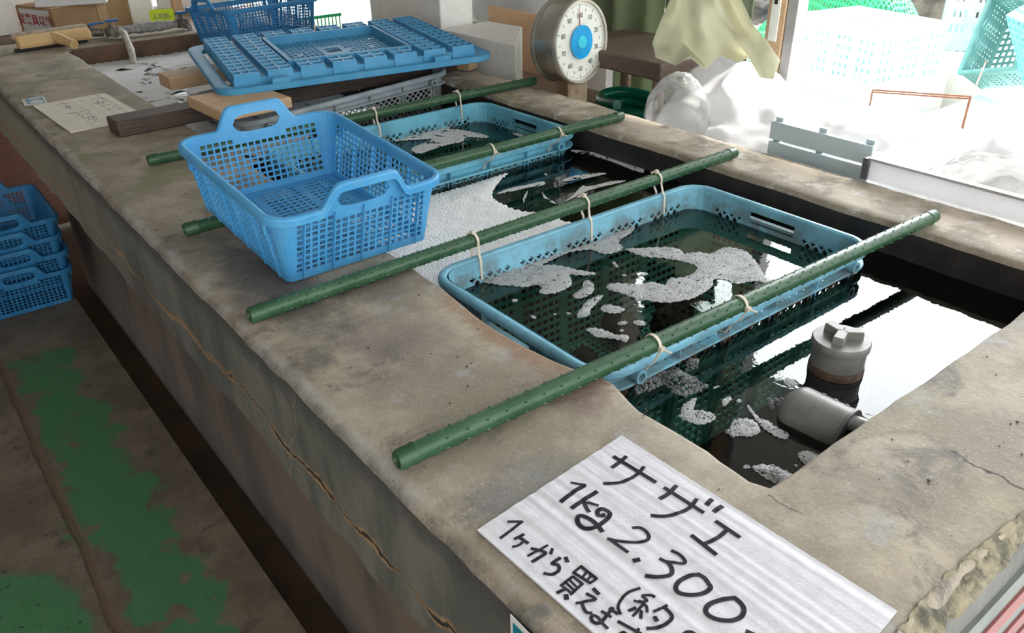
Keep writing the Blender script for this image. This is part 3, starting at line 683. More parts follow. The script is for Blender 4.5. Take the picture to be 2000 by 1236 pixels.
# ------------------------------------------------------------------ blue handled basket
def make_basket(label, mat, group=None, weeds=False):
    """origin under the middle of the base; short handled sides face -y and +y"""
    root = thing('handled_basket', label, 'basket', group=group)
    bw, bd, tw, td, H = 0.284, 0.372, 0.322, 0.420, 0.129
    nx, ny, nc = 18, 24, 5
    B, T = rr(bw, bd, 0.014, nx, ny, nc); Tp, _ = rr(tw, td, 0.036, nx, ny, nc)
    Nn = loop_normals(Tp); n = len(B)
    zl0, zl1 = 0.014, 0.116
    def wallpt(i, z):
        t = z / H; p = B[i % n] * (1 - t) + Tp[i % n] * t; return Vector((p.x, p.y, z))
    zs = [0.0] + [zl0 + (zl1 - zl0) * j / 9 for j in range(10)]
    w = MB()
    def hole(i, j):
        k, c = T[i]
        if j == 0 or k is None: return None
        if k % 2 == 0 and j == 9 and abs(c + 0.5 - nx / 2) < 3.6: return None       # solid below the grip
        return ('r', 0.135)
    w.panel(lambda i, j: (wallpt(i, zs[j]), Nn[i % n]), n, 10, hole, 0.0022)
    rb = w          # the outer ribs are moulded into the wall
    for i in range(n):
        k, c = T[i]
        if k is None: continue
        if (k % 2 == 0 and c in (1, 5, 9, 13, 17)) or (k % 2 == 1 and c in (1, 5, 10, 14, 19, 23)):
            a, b = wallpt(i, 0.001), wallpt(i, H - 0.008); nn = Nn[i]; tdir = Vector((-nn.y, nn.x, 0))
            rb.loft([[p + tdir * s_ * 0.0012 + nn * o_ for s_, o_ in ((-1, -0.001), (1, -0.001), (1, d_), (-1, d_))] for p, d_ in ((a, 0.003), (b, 0.006))])
    w.build('wall', mat, root)
    # rim height along the loop: raised over the grips
    def hz(x):
        a = abs(x); lo_, hi_ = 0.050, 0.084
        s_ = 1 - min(1, max(0, (a - lo_) / (hi_ - lo_))); s_ = s_ * s_ * (3 - 2 * s_)
        return 0.042 * s_
    nb = 40
    B2, T2 = rr(bw, bd, 0.014, nb, ny, 6); Tp2, _ = rr(tw, td, 0.036, nb, ny, 6); N2 = loop_normals(Tp2); n2 = len(B2)
    def wp2(i, z):
        t = z / H; p = B2[i % n2] * (1 - t) + Tp2[i % n2] * t; return Vector((p.x, p.y, z))
    def rimz(i):
        k, c = T2[i % n2]; base_ = H
        return base_ + (hz(Tp2[i % n2].x) if (k in (0, 2) or (k is None)) and abs(Tp2[i % n2].x) < 0.1 else 0)
    bandm = MB()
    def gap(i):
        k, c = T2[i % n2]; x = Tp2[i % n2].x
        if k in (0, 2) and abs(x) < 0.0505:
            q = max(0, 1 - (x / 0.05) ** 4) ** 0.5
            zc = H + 0.012; return zc - 0.017 * q, zc + 0.017 * q
        return None
    for i in range(n2):
        def strip(a0, a1, b0, b1):
            P = [wp2(i, a0), wp2(i + 1, b0), wp2(i + 1, b1), wp2(i, a1)]
            Q = [p - N2[(i if q_ in (0, 3) else i + 1) % n2] * 0.0024 for q_, p in enumerate(P)]
            bandm.face(P); bandm.face(Q[::-1]); bandm.face([P[3], P[2], Q[2], Q[3]]); bandm.face([P[1], P[0], Q[0], Q[1]])
        g0, g1 = gap(i), gap(i + 1); r_0, r_1 = rimz(i), rimz(i + 1)
        if g0 is None and g1 is None: strip(zl1, r_0, zl1, r_1)
        else:
            zc = H + 0.012; g0 = g0 or (zc, zc); g1 = g1 or (zc, zc)
            strip(zl1, g0[0], zl1, g1[0]); strip(g0[1], r_0, g1[1], r_1)
    bandm.build('grip_band', mat, root)
    rm = MB()
    rm.tube([wp2(i, rimz(i)) + N2[i] * 0.004 for i in range(n2)], 0.0068, 10, closed=True, up=(0, 0, 1), sy=0.8)
    # skirt of the rolled rim
    rm.loft([[wp2(i, rimz(i)) + N2[i] * 0.0108 for i in range(n2)], [wp2(i, rimz(i)) + N2[i] * 0.0104 - Vector((0, 0, 0.010)) for i in range(n2)],
             [wp2(i, rimz(i)) + N2[i] * 0.0088 - Vector((0, 0, 0.010)) for i in range(n2)]], cap=False)
    rm.build('rim', mat, root, smooth=True, sharp=60)
    for sx in (-1, 1):
        for sy in (-1, 1):
            MB().box((sx * (tw / 2 + 0.001), sy * (td / 2 - 0.050), H - 0.022), (0.006, 0.014, 0.034)).build('corner_flange', mat, root, bevel=0.001)
    bt = MB()
    def bp(i, j):
        return (Vector((-bw / 2 + 0.004 + (bw - 0.008) * i / 20, -bd / 2 + 0.004 + (bd - 0.008) * j / 26, 0.004)), Vector((0, 0, 1)))
    bt.panel(bp, 20, 26, lambda i, j: ('r', (0.13, 0.20)) if 0 < i < 19 and 0 < j < 25 and i % 7 != 6 else None, 0.0025)
    bt.build('base_grid', mat, root)
    return root
bas = make_basket('bright blue handled basket standing empty on the tank rim', M['blue'])
bas.location = (0.598, 1.398, 0.0190); bas.rotation_euler = (radians(4.7), 0, radians(0.8))
b2 = copy_tree(bas)
b2['label'] = 'darker blue basket lying at the far end of the tank behind the grid lid'; b2.name = 'handled_basket'
b2.location = (1.335, 3.40, 0.004); b2.rotation_euler = (0, radians(-3), radians(-80))
for c_ in b2.children:
    c_.data = c_.data.copy(); c_.data.materials[0] = M['blue_dk']
stack_lab = ['topmost blue basket of the stack of four on the shop floor', 'second blue basket from the top in the floor stack', 'third blue basket from the top in the floor stack', 'bottom blue basket of the stack, standing on the floor']
for k in range(4):
    s_ = copy_tree(b2); s_['label'] = stack_lab[3 - k]; s_['group'] = 'blue baskets nested in a stack on the floor'
    s_.location = (0.206 + 0.002 * (k % 2), 3.205 + 0.004 * k, FZ + 0.003 + 0.062 * k); s_.rotation_euler = (0, 0, radians(-1.5 + (k % 2) * 1.2))

# ------------------------------------------------------------------ fish crates with diamond mesh
def make_crate(label, mat, L=0.66, D=0.42, depth=0.30, group=None, name='fish_crate'):
    """origin in the middle of the rim plane, rim top at z = 0"""
    root = thing(name, label, 'crate', group=group)
    nx, ny, nc = 35, 21, 5
    wl, wd_ = L - 0.030, D - 0.030
    Tp, T = rr(wl, wd_, 0.045, nx, ny, nc); Bp, _ = rr(wl - 0.03, wd_ - 0.03, 0.040, nx, ny, nc); Nn = loop_normals(Tp); n = len(Tp)
    def wp(i, z):
        t = -z / depth; p = Tp[i % n] * (1 - t) + Bp[i % n] * t; return Vector((p.x, p.y, z))
    ZD0, ZD1 = -0.030, -0.086
    zs = [-0.004, -0.018, ZD0, -0.042, -0.060, ZD1, -0.094] + [-0.094 - (depth - 0.106) * (k + 1) / 10 for k in range(10)] + [-depth]
    nv = len(zs) - 1
    SKIP = {}
    def group(k, c):
        if k is None: return None
        if k % 2 == 0: return None if c % 7 == 6 else c // 7
        return 0 if 1 <= c <= 5 else (1 if 15 <= c <= 19 else None)
    def hole(i, j):
        k, c = T[i]
        if k is None or j == 0: return None
        g = group(k, c)
        if 2 <= j <= 4 and g is not None: return 'skip'
        if k % 2 == 1 and 7 <= c <= 13 and 1 <= j <= 2: return 'skip'
        if j < 6 or j == nv - 1: return None
        if g is None and not (k % 2 == 1 and 7 <= c <= 13): return None
        return ('r', (0.12, 0.20))
    w = MB()
    for i in range(n):
        for j in range(nv):
            if hole(i, j) == 'skip': continue
            w.panel(lambda a, b: (wp(i + a, zs[j + b]), Nn[(i + a) % n]), 1, 1, lambda a, b: hole(i, j), 0.003)
    for k in range(4):
        idx = [i for i in range(n) if T[i][0] == k]
        for g in sorted({group(k, T[i][1]) for i in idx} - {None}):
            ii = [i for i in idx if group(k, T[i][1]) == g]; ia, ib = ii[0], ii[-1] + 1
            nu_, nv_ = (10, 6) if k % 2 == 0 else (8, 6)
            def PP(a, b): return wp(ia, ZD0 + (ZD1 - ZD0) * b / nv_).lerp(wp(ib, ZD0 + (ZD1 - ZD0) * b / nv_), a / nu_), Nn[ia]
            def ring4(q, m):
                A = [x for x, _ in q]; nn = q[0][1] * 0.003; B = [x - nn for x in A]
                if m is None: w.face(A); w.face(B[::-1]); return
                c = sum(A, Vector()) / len(A); H = [c + (x - c) * m for x in A]; G = [x - nn for x in H]
                for e in range(len(A)):
                    f = (e + 1) % len(A); w.face([A[e], A[f], H[f], H[e]]); w.face([B[f], B[e], G[e], G[f]]); w.face([H[e], H[f], G[f], G[e]])
            for a in range(nu_ + 1):
                for b in range(nv_ + 1):
                    if (a + b) % 2: continue
                    q = [(a - 1, b), (a, b - 1), (a + 1, b), (a, b + 1)]
                    q = [x for x in q if 0 <= x[0] <= nu_ and 0 <= x[1] <= nv_]
                    if len(q) == 4: ring4([PP(*x) for x in q], 0.70)
                    elif len(q) == 3: ring4([PP(*x) for x in q], None)
                    elif len(q) == 2: ring4([PP(*x) for x in q] + [PP(a, b)], None)
    rb = w
    rm = MB()
    prof = [(-0.001, -0.010), (0.000, -0.003), (0.004, 0.0), (0.011, 0.0), (0.0145, -0.003), (0.0155, -0.008), (0.0155, -0.014), (0.012, -0.014), (0.011, -0.006), (0.004, -0.006), (0.002, -0.012)]
    fine, _ = rr(wl, wd_, 0.045, 14, 9, 9); FN = loop_normals(fine)
    rings_ = [[fine[i] + FN[i] * o_ + Vector((0, 0, z_)) for o_, z_ in prof] for i in range(len(fine))]; rings_.append(rings_[0])
    rm.loft(rings_, cap=False); rm.build('rim', mat, root, smooth=True, sharp=50)
    fl = MB()
    prof = [(0.0, -0.034), (0.0135, -0.035), (0.0145, -0.038), (0.0135, -0.040), (0.0, -0.041)]
    rings_ = [[fine[i] + FN[i] * o_ + Vector((0, 0, z_)) for o_, z_ in prof] for i in range(len(fine))]; rings_.append(rings_[0])
    fl.loft(rings_, cap=False); fl.build('lower_flange', mat, root)
    for i in range(n):
        k, c = T[i]
        if k is None: continue
        if (k % 2 == 0 and c % 7 == 6) or (k % 2 == 1 and c in (0, 6, 14, 20)):
            nn = Nn[i]; td_ = Vector((-nn.y, nn.x, 0))
            m_ = (Tp[i] + Tp[(i + 1) % n]) / 2
            for (za, zb, off, dep) in ((-0.010, -0.037, 0.0, 0.013), (-0.037, -depth + 0.01, -0.006, 0.010), (-0.037, -depth + 0.01, 0.006, 0.010)):
                rr_ = []
                for z_ in (za, zb):
                    t = -z_ / depth; p = Tp[i] * (1 - t) + Bp[i] * t; p2 = Tp[(i + 1) % n] * (1 - t) + Bp[(i + 1) % n] * t; p = (p + p2) / 2; p = Vector((p.x, p.y, z_)) + td_ * off
                    rr_.append([p + td_ * s_ * 0.001 + nn * o_ for s_, o_ in ((-1, 0), (1, 0), (1, dep), (-1, dep))])
                rb.loft(rr_)
    w.build('wall', mat, root)
    for sx in (-1, 1):
        for sy in (-1, 1):
            tb = MB(); c0 = Vector((sx * (wl / 2 - 0.065), sy * (wd_ / 2 - 0.002), -0.026))
            o_ = Vector((0, sy, 0)); nn = 16
            ring = lambda r, q: [c0 + o_ * q + Vector((r * cos(2 * pi * k / nn), 0, r * sin(2 * pi * k / nn))) for k in range(nn)]
            tb.loft([ring(0.0115, 0), ring(0.0115, 0.022), ring(0.0068, 0.022), ring(0.0068, 0.004)], cap=False); tb.face(ring(0.0068, 0.006))
            tb.build('corner_socket', mat, root, smooth=True, sharp=40)
    bt = MB()
    bt.panel(lambda i, j: (Vector((-(wl - 0.036) / 2 + (wl - 0.036) * i / 40, -(wd_ - 0.036) / 2 + (wd_ - 0.036) * j / 25, -depth + 0.006)), Vector((0, 0, 1))), 40, 25, lambda i, j: ('r', 0.20) if i % 8 != 7 and j % 9 != 8 else None, 0.005)
    bt.build('base_grid', mat, root)
    return root
cr1 = make_crate('pale worn blue fish crate, nearest of the sunken crates, holding dark shells', M['crate_a'], L=0.73, D=0.457, depth=0.28)
cr1.location = (1.050, 0.9065, -0.016); cr1.rotation_euler = (0, 0, radians(0.0))
cr2 = make_crate('sky-blue fish crate sunk in the tank behind the blue basket', M['crate_b'], L=0.73, D=0.443)
cr2.location = (1.106, 1.790, -0.012); cr2.rotation_euler = (0, 0, radians(1.0))
cr3 = make_crate('grey fish crate tipped against the ledge under the blue grid lid', M['crate_c'], L=0.73, D=0.443)
cr3.location = (1.150, 2.462, 0.013); cr3.rotation_euler = (0, radians(-3.2), radians(1.0))

# turban shells lying on the base of the near crate
def shell_mesh():
    mb = MB(); n, turns, m = 90, 3.2, 12
    pts = []; rads = []
    for i in range(n + 1):
        t = i / n; a = t * turns * 2 * pi; R_ = 0.026 * (1 - t) ** 1.15 + 0.0015
        pts.append(Vector((R_ * cos(a), R_ * sin(a), 0.052 * t))); rads.append(0.024 * (1 - t) ** 1.05 + 0.002)
    rgs = []
    for i in range(n + 1):
        a = i / n * turns * 2 * pi; rad = Vector((cos(a), sin(a), 0)); up = Vector((0, 0, 1))
        bump_ = 1 + 0.10 * cos(a * 7)
        rgs.append([pts[i] + (rad * cos(2 * pi * k / m) + up * sin(2 * pi * k / m)) * rads[i] * bump_ for k in range(m)])
    mb.loft(rgs)
    for i in range(0, 62, 6):
        a = i / n * turns * 2 * pi; rad = Vector((cos(a), sin(a), 0.35)).normalized(); b = pts[i] + rad * rads[i] * 0.85
        mb.cyl(b, b + rad * 0.013, 0.005, 7, 0.0006)
    return mb
sh0 = shell_mesh().build('turban_shell', M['shell'], smooth=True, sharp=60)
tag(sh0, 'dark spiny turban shell under water inside the nearest crate', 'shell', 'turban shells on the base of the nearest crate')
SB = -0.255
sp = [(1190, 640), (1235, 655), (1100, 590), (1130, 610), (1250, 515), (1215, 530), (1195, 700), (1165, 690), (1290, 560), (1350, 540), (1400, 500), (1330, 490), (1285, 640), (1050, 560)]
placed_shells = []
for i, (a, b) in enumerate(sp):
    o = sh0 if i == 0 else sh0.copy()
    if i: COL.objects.link(o)
    q = at(a, b, z=SB); q.x = min(max(q.x, 0.78), 1.28); q.y = min(max(q.y, 0.74), 1.04)
    for _ in range(400):
        if all((q - w_).length > 0.088 for w_ in placed_shells): break
        q = Vector((random.uniform(0.77, 1.30), random.uniform(0.76, 1.05), SB))
    placed_shells.append(q.copy())
    o.location = q; o.rotation_euler = (random.uniform(0.6, 1.5), random.uniform(-.5, .5), random.uniform(0, 6.28)); s_ = random.uniform(0.95, 1.2); o.scale = (s_, s_, s_)

# brown weed hanging from the flange of the near crate
wd2 = MB()
for i in range(90):
    x = random.uniform(0.73, 1.36); y = 0.685 + random.uniform(-0.005, 0.005)
    l_ = random.uniform(0.004, 0.015); p = Vector((x, y, -0.055)); q = p + Vector((random.uniform(-.006, .006), random.uniform(-.004, .002), -l_))
    wd2.cyl(p, q, random.uniform(0.0015, 0.0035), 6, 0.0006)
tag(wd2.build('sea_weed', M['algae'], smooth=True), 'brown weed fringe hanging under the near side of the nearest crate', 'seaweed', kind='stuff')

# ------------------------------------------------------------------ green poles
def make_pole(label, length, r=0.0128):
    root = thing('garden_pole', label, 'pole', group='green coated poles laid across the tank')
    mb = MB(); mb.cyl((0.0, 0, 0), (length, 0, 0), r, 24)
    nseg = int(length / 0.0150)
    for i in range(1, nseg):
        x = i * 0.0150
        if x < 0.04 or x > length - 0.04: continue
        for k in range(6):
            a = 2 * pi * k / 6 + 0.35 + (pi / 6 if i % 2 else 0)
            d = Vector((0, cos(a), sin(a))); t_ = Vector((0, -sin(a), cos(a))); c = d * (r - 0.0002) + Vector((x, 0, 0))
            mb.add([c - Vector((0.0045, 0, 0)), c + t_ * 0.0016, c + Vector((0.0016, 0, 0)), c - t_ * 0.0016, c + d * 0.0026 + Vector((0.0010, 0, 0))], [(0, 1, 4), (1, 2, 4), (2, 3, 4), (3, 0, 4)])
    mb.build('shaft', M['pole'], root, smooth=True, sharp=50)
    for x0, x1 in ((-0.006, 0.020), (length - 0.020, length + 0.006)):
        e = MB(); dr = 1 if x1 > 0.1 else -1; o = x1 if dr > 0 else x0; i_ = x0 if dr > 0 else x1
        nn = 24; ring = lambda r_, x: [Vector((x, r_ * cos(2 * pi * k / nn), r_ * sin(2 * pi * k / nn))) for k in range(nn)]
        e.loft([ring(r, i_ - dr * 0.001), ring(r + 0.0012, i_), ring(r + 0.0012, i_ + dr * 0.004), ring(r + 0.0004, i_ + dr * 0.005), ring(r + 0.0003, o - dr * 0.003), ring(r - 0.0015, o), ring(r - 0.004, o), ring(r - 0.005, o - dr * 0.004)], cap=False)
        e.face(ring(r - 0.005, o - dr * 0.004)); e.build('end_cap', M['pole'], root, smooth=True, sharp=40)
    return root
PR = 0.0128
def lay_pole(pa, pb, label):
    a = at(*pa, z=PR); b = at(*pb, z=PR); d = b - a
    o = make_pole(label, d.length); o.location = (a.x, a.y, PR + 0.0015); o.rotation_euler = (0, 0, atan2(d.y, d.x)); return a, d.normalized()
pl = [lay_pole((783, 898), (1822, 424), 'green pole nearest the camera, over the near side of the front crate'),
      lay_pole((494, 616), (1432, 300), 'green pole in front of the blue basket, over the far side of the front crate'),
      lay_pole((366, 449), (1212, 228), 'green pole passing under the standing blue basket'),
      lay_pole((294, 314), (1042, 159), 'farthest green pole, in front of the grey crate')]

# ------------------------------------------------------------------ cable ties
TIES = [(0, (1275, 665), -1, 'cable tie at the left of the nearest pole'), (0, (1448, 590), -1, 'cable tie in the middle of the nearest pole'),
        (1, (936, 470), 1, 'leftmost cable tie hanging inside the front crate from the second pole'), (1, (1144, 393), 1, 'middle cable tie on the second pole over the front crate'), (1, (1284, 345), 1, 'right cable tie on the second pole over the front crate'),
        (2, (970, 293), -1, 'cable tie left on the third pole, right of the basket'), (2, (1099, 258), -1, 'cable tie near the right end of the third pole'),
        (3, (738, 222), 1, 'cable tie left on the farthest pole above the middle crate'), (3, (902, 188), 1, 'cable tie right on the farthest pole above the middle crate')]
for idx, (k, (tx, ty), side, lab) in enumerate(TIES):
    a, d = pl[k]; q = at(tx, ty, z=0.02); s_ = (q - a).dot(d); c = a + d * s_; c.z = PR + 0.0015
    root = thing('cable_tie', 'white ' + lab if False else 'ivory ' + lab, 'cable tie', c, (0, 0, atan2(d.y, d.x)), 'ivory cable ties fixing poles to crates')
    # local: x along pole, y across; side=+1 means the crate lies on the -y side
    R_ = PR + 0.0026; pts = []
    for j in range(13):
        an = radians(-20 + 220 * j / 12); pts.append((0.0, R_ * cos(an), R_ * sin(an)))
    co = (cr1, cr1, cr2, cr2)[k]; half = 0.2285 if k < 2 else 0.2215; th_ = co.rotation_euler.z
    edge_y = co.location.y + (c.x - co.location.x) * math.tan(th_) - side * -half / cos(th_) if side > 0 else co.location.y + (c.x - co.location.x) * math.tan(th_) - half / cos(th_)
    rz = co.location.z - c.z
    e = edge_y - c.y                       # crate rim edge, measured from the pole
    if side < 0:   # the crate lies on the +y side: strap comes down outside and goes in under the rim
        pts += [(0.002, e * 0.3 - 0.008, rz + 0.002), (0.003, e - 0.002, rz - 0.015), (0.003, e + 0.006, rz - 0.031), (0.003, e + 0.0185, rz - 0.033), (0.002, e + 0.022, rz - 0.020), (0.001, e + 0.012, rz + 0.003), (0, max(R_ * 0.5, e * 0.5), -R_ - 0.001)]
        head = Vector((0.001, -R_ - 0.001, -0.001)); tail = (Vector((0.002, -R_ - 0.004, -0.002)), Vector((0.008, -R_ - 0.014, -0.004)))
    else:          # the crate lies on the -y side: strap hangs straight down inside the crate wall
        pts += [(0.001, min(-R_, e - 0.014), rz + 0.006), (0.002, e - 0.0195, rz - 0.003), (0.003, e - 0.021, rz - 0.044), (0.002, e - 0.016, rz - 0.046), (0.001, e - 0.008, rz - 0.044), (0, e + 0.003, rz - 0.018), (0, e + 0.003, rz + 0.001)]
        head = Vector((0, 0.001, R_ + 0.001)); tail = (Vector((-0.002, 0.004, R_ + 0.001)), Vector((-0.011, 0.008, R_ - 0.001)))
    st = MB(); rg = []
    P = [Vector(p) for p in pts] ; P.append(P[0])
    for j, p in enumerate(P):
        n_ = (P[min(j + 1, len(P) - 1)] - P[max(j - 1, 0)]).normalized(); sx = Vector((1, 0, 0)); nn = n_.cross(sx).normalized()
        rg.append([p + sx * 0.0026 + nn * 0.0007, p - sx * 0.0026 + nn * 0.0007, p - sx * 0.0026 - nn * 0.0007, p + sx * 0.0026 - nn * 0.0007])
    st.loft(rg); st.build('strap', M['tie'], root, smooth=True, sharp=50)
    hd = MB(); hd.box(head, (0.0085, 0.0075, 0.0075)); t0, t1 = tail; hd.cyl(t0, t1, 0.0017, 8)
    hd.build('locking_head', M['tie'], root, bevel=0.001)

# ------------------------------------------------------------------ blue grid lid
lid = thing('crate_lid', 'large blue waffle-grid lid with a sunken middle, lying over the grey crate', 'lid', (1.223, 2.480, 0.081), (radians(0.9), radians(-0.8), -0.205))
LW, LD = 0.84, 0.645
ml = M['lid']
f_ = MB()
fo, _ = rr(LW, LD, 0.055, 12, 9, 8)
fi, _ = rr(LW - 0.075, LD - 0.075, 0.05, 12, 9, 8)
def zed(P, z): return [Vector((p.x, p.y, z)) for p in P]
fo2, _ = rr(LW - 0.006, LD - 0.006, 0.053, 12, 9, 8)
f_.loft([zed(fo2, 0.0), zed(fo, 0.002), zed(fo, 0.017), zed(fo2, 0.019), zed(fi, 0.013), zed(fi, 0.0)], cap=False)
f_.loft([zed(fo2, 0.0), zed(fi, 0.0)], cap=False)
f_.build('flange', ml, lid, smooth=True, sharp=45)
cols = [-0.372, -0.262, -0.235, -0.150, -0.123, -0.047, -0.020, 0.047]   # placeholder, rebuilt below
bl = MB(); gv = MB()
iw_, id_ = LW - 0.085, LD - 0.085
ncol, nrow = 8, 6
pw, ph = iw_ / ncol, id_ / nrow
gap_x, gap_y = 0.024, 0.008
zt, zb = 0.046, 0.012
for i in range(ncol):
    for j in range(nrow):
        if 2 <= i <= 5 and 1 <= j <= 4: continue
        x0 = -iw_ / 2 + i * pw + gap_x / 2; x1 = x0 + pw - gap_x; y0 = -id_ / 2 + j * ph + gap_y / 2; y1 = y0 + ph - gap_y
        tp = 0.0025
        bl.loft([[Vector((x0 - tp, y0 - tp, zb)), Vector((x1 + tp, y0 - tp, zb)), Vector((x1 + tp, y1 + tp, zb)), Vector((x0 - tp, y1 + tp, zb))], [Vector((x0, y0, zt)), Vector((x1, y0, zt)), Vector((x1, y1, zt)), Vector((x0, y1, zt))]], cap=False)
        nxh = 3 if i in (0, 7) else 2
        bl.panel(lambda a, b: (Vector((x0 + (x1 - x0) * a / nxh, y0 + (y1 - y0) * b / 2, zt)), Vector((0, 0, 1))), nxh, 2, lambda a, b: ('r', (0.08, 0.17)), 0.012)
bl.build('waffle_blocks', ml, lid)
# one lower plate carries the blocks and shows as channels between them
mx0, mx1, my0, my1 = -iw_ / 2 + 2 * pw, -iw_ / 2 + 6 * pw, -id_ / 2 + ph, id_ / 2 - ph
gv = MB(); oq = [(-iw_ / 2 + 0.008, -id_ / 2 + 0.006), (iw_ / 2 - 0.008, -id_ / 2 + 0.006), (iw_ / 2 - 0.008, id_ / 2 - 0.006), (-iw_ / 2 + 0.008, id_ / 2 - 0.006)]
iq = [(mx0, my0), (mx1, my0), (mx1, my1), (mx0, my1)]
gv.loft([[Vector((*p, zz)) for p in qq] for qq, zz in ((oq, 0.010), (oq, 0.030), (iq, 0.030), (iq, 0.010), (oq, 0.010))], cap=False)
gv.build('channels', ml, lid)
# frame and floor of the sunken middle
mx0, mx1, my0, my1 = -iw_ / 2 + 2 * pw, -iw_ / 2 + 6 * pw, -id_ / 2 + ph, id_ / 2 - ph
fr = MB()
for (a, b, c, d) in ((mx0 - 0.004, mx1 + 0.004, my0 - 0.004, my0 + 0.006), (mx0 - 0.004, mx1 + 0.004, my1 - 0.006, my1 + 0.004), (mx0 - 0.004, mx0 + 0.008, my0, my1), (mx1 - 0.008, mx1 + 0.004, my0, my1)):
    fr.box(((a + b) / 2, (c + d) / 2, 0.028), (b - a, d - c, 0.038))
fr.build('inner_frame', ml, lid, bevel=0.0015)
fl_ = MB(); nxm, nym = 24, 12
fl_.panel(lambda i, j: (Vector((mx0 + (mx1 - mx0) * i / nxm, my0 + (my1 - my0) * j / nym, 0.021)), Vector((0, 0, 1))), nxm, nym,
          lambda i, j: ('r', 0.0) if (10 <= i <= 12 and 5 <= j <= 6) else (None if (9 <= i <= 13 and 4 <= j <= 7) or i % 5 == 4 and j % 6 == 5 else ('r', (0.11, 0.15))), 0.004)
fl_.build('middle_grid', ml, lid)
for sx in (-1, 1):
    MB().box((sx * 0.245, -LD / 2 + 0.016, 0.022), (0.05, 0.022, 0.020)).build('latch_tab', ml, lid, bevel=0.002)

# ------------------------------------------------------------------ timber
def plank(name, label, cat, c, d, rz, mat, ry=0.0, bev=0.003):
    o = MB().box((0, 0, 0), d).build(name, mat, bevel=bev); o.location = c; o.rotation_euler = (0, ry, rz); return tag(o, label, cat)
plank('timber_beam', 'dark wet timber beam lying across the tank rim behind the blue basket', 'beam', (1.045, 2.365, 0.0215), (1.13, 0.085, 0.042), radians(2.2), M['wood_dk'], 0, 0.004)
plank('wood_block', 'short light wood block propping the front left corner of the grid lid', 'wood block', (0.790, 2.222, 0.0575), (0.205, 0.215, 0.030), radians(4), M['wood_lt'], 0, 0.004)
bx = at(303, 160, z=0.02); 
plank('wood_plank', 'light wood plank sticking out from under the left side of the grid lid', 'plank', (1.215, 2.785, 0.022), (0.92, 0.105, 0.040), radians(1.5), M['wood_lt'], 0, 0.003)
plank('wood_block', 'small wood block at the right corner of the blue grid lid', 'wood block', (1.632, 2.33, 0.043), (0.05, 0.055, 0.078), radians(20), M['wood_lt'], 0, 0.003)

# ------------------------------------------------------------------ price signs
def ridged(u, v, amp, seed):
    return amp * (0.22 * sin(v * 2 * pi * 17 + 0.6 * sin(u * 3) + 2.5 * noise.noise(Vector((v * 5, u * 0.7, seed + 9)))) * (0.6 + noise.noise(Vector((v * 4, u, seed + 5)))) + 1.05 * noise.noise(Vector((v * 15, u * 0.55, seed))) + 0.42 * noise.noise(Vector((v * 42, u * 0.8, seed + 3))))
def make_sign(root, A, B, C, amp, seed, mat, th=0.0035):
    """A near-left, B far-left, C far-right; ridges run from B to C"""
    eu = C - B; ev = A - B; nu, nv = 40, 120
    def pt(u, v, dz=0.0): 
        p = B + eu * u + ev * v; return Vector((p.x, p.y, 0.0018 + amp * 1.3 + ridged(u, v, amp, seed) + dz))
    mb = MB(); top_ = [[pt(i / nu, j / nv) for i in range(nu + 1)] for j in range(nv + 1)]
    mb.loft(top_, cap=False, close=False)
    edge = [top_[0][i] for i in range(nu + 1)] + [top_[j][nu] for j in range(1, nv + 1)] + [top_[nv][i] for i in reversed(range(nu))] + [top_[j][0] for j in reversed(range(1, nv))]
    low = [Vector((p.x, p.y, 0.0006)) for p in edge]; mb.loft([edge, low], cap=False)
    mb.build('sheet', mat, root, smooth=True, sharp=60)
    inv = Matrix(((eu.x, ev.x), (eu.y, ev.y))).inverted()
    def surf(p, dz):
        q = inv @ Vector((p.x - B.x, p.y - B.y)); return Vector((p.x, p.y, 0.0018 + amp * 1.3 + ridged(q.x, q.y, amp, seed) + dz))
    return surf
def stroke(mb, pts, w, surf, dz=0.0007, smooth=True, off=None):
    """flat ink ribbon of width w along xy points, lying on surf"""
    P = [Vector((p.x, p.y)) for p in pts]
    if smooth and len(P) > 2:
        Q = []
        for i in range(len(P) - 1):
            p0, p1, p2, p3 = P[max(i - 1, 0)], P[i], P[i + 1], P[min(i + 2, len(P) - 1)]
            for k in range(6):
                t = k / 6; Q.append(0.5 * ((2 * p1) + (p2 - p0) * t + (2 * p0 - 5 * p1 + 4 * p2 - p3) * t * t + (3 * p1 - p0 - 3 * p2 + p3) * t ** 3))
        Q.append(P[-1]); P = Q
    else:
        Q = []
        for i in range(len(P) - 1):
            for k in range(8): Q.append(P[i] + (P[i + 1] - P[i]) * k / 8)
        Q.append(P[-1]); P = Q
    L_, R_ = [], []
    for i, p in enumerate(P):
        d = P[min(i + 1, len(P) - 1)] - P[max(i - 1, 0)]
        if d.length < 1e-9: d = Vector((1, 0))
        d.normalize(); n = Vector((-d.y, d.x)) * w / 2
        if i == 0: p = p - d * w * 0.25
        if i == len(P) - 1: p = p + d * w * 0.25
        L_.append(surf(p + n, dz)); R_.append(surf(p - n, dz))
    mb.loft([[l, r, r - Vector((0, 0, 0.0004)), l - Vector((0, 0, 0.0004))] for l, r in zip(L_, R_)])
sg = thing('price_sign', 'large white ridged foam-sheet price sign with black marker writing, near corner of the tank', 'sign')
A_, B_, C_ = at(932, 1033, z=0.004), at(1214, 849, z=0.004), at(1753, 1191, z=0.004)
surf = make_sign(sg, A_, B_, C_, 0.0011, 2.0, M['sheet'])
R2 = (1060, 900, 8.24); R3 = (1180, 860, 5.15); R4 = (940, 1000, 5.237); R5 = (1160, 1040, 6.25)
def sp_(crop, pts): return [at(crop[0] + a / crop[1 + 1], crop[1] + b / crop[2], z=0.004) for a, b in pts]
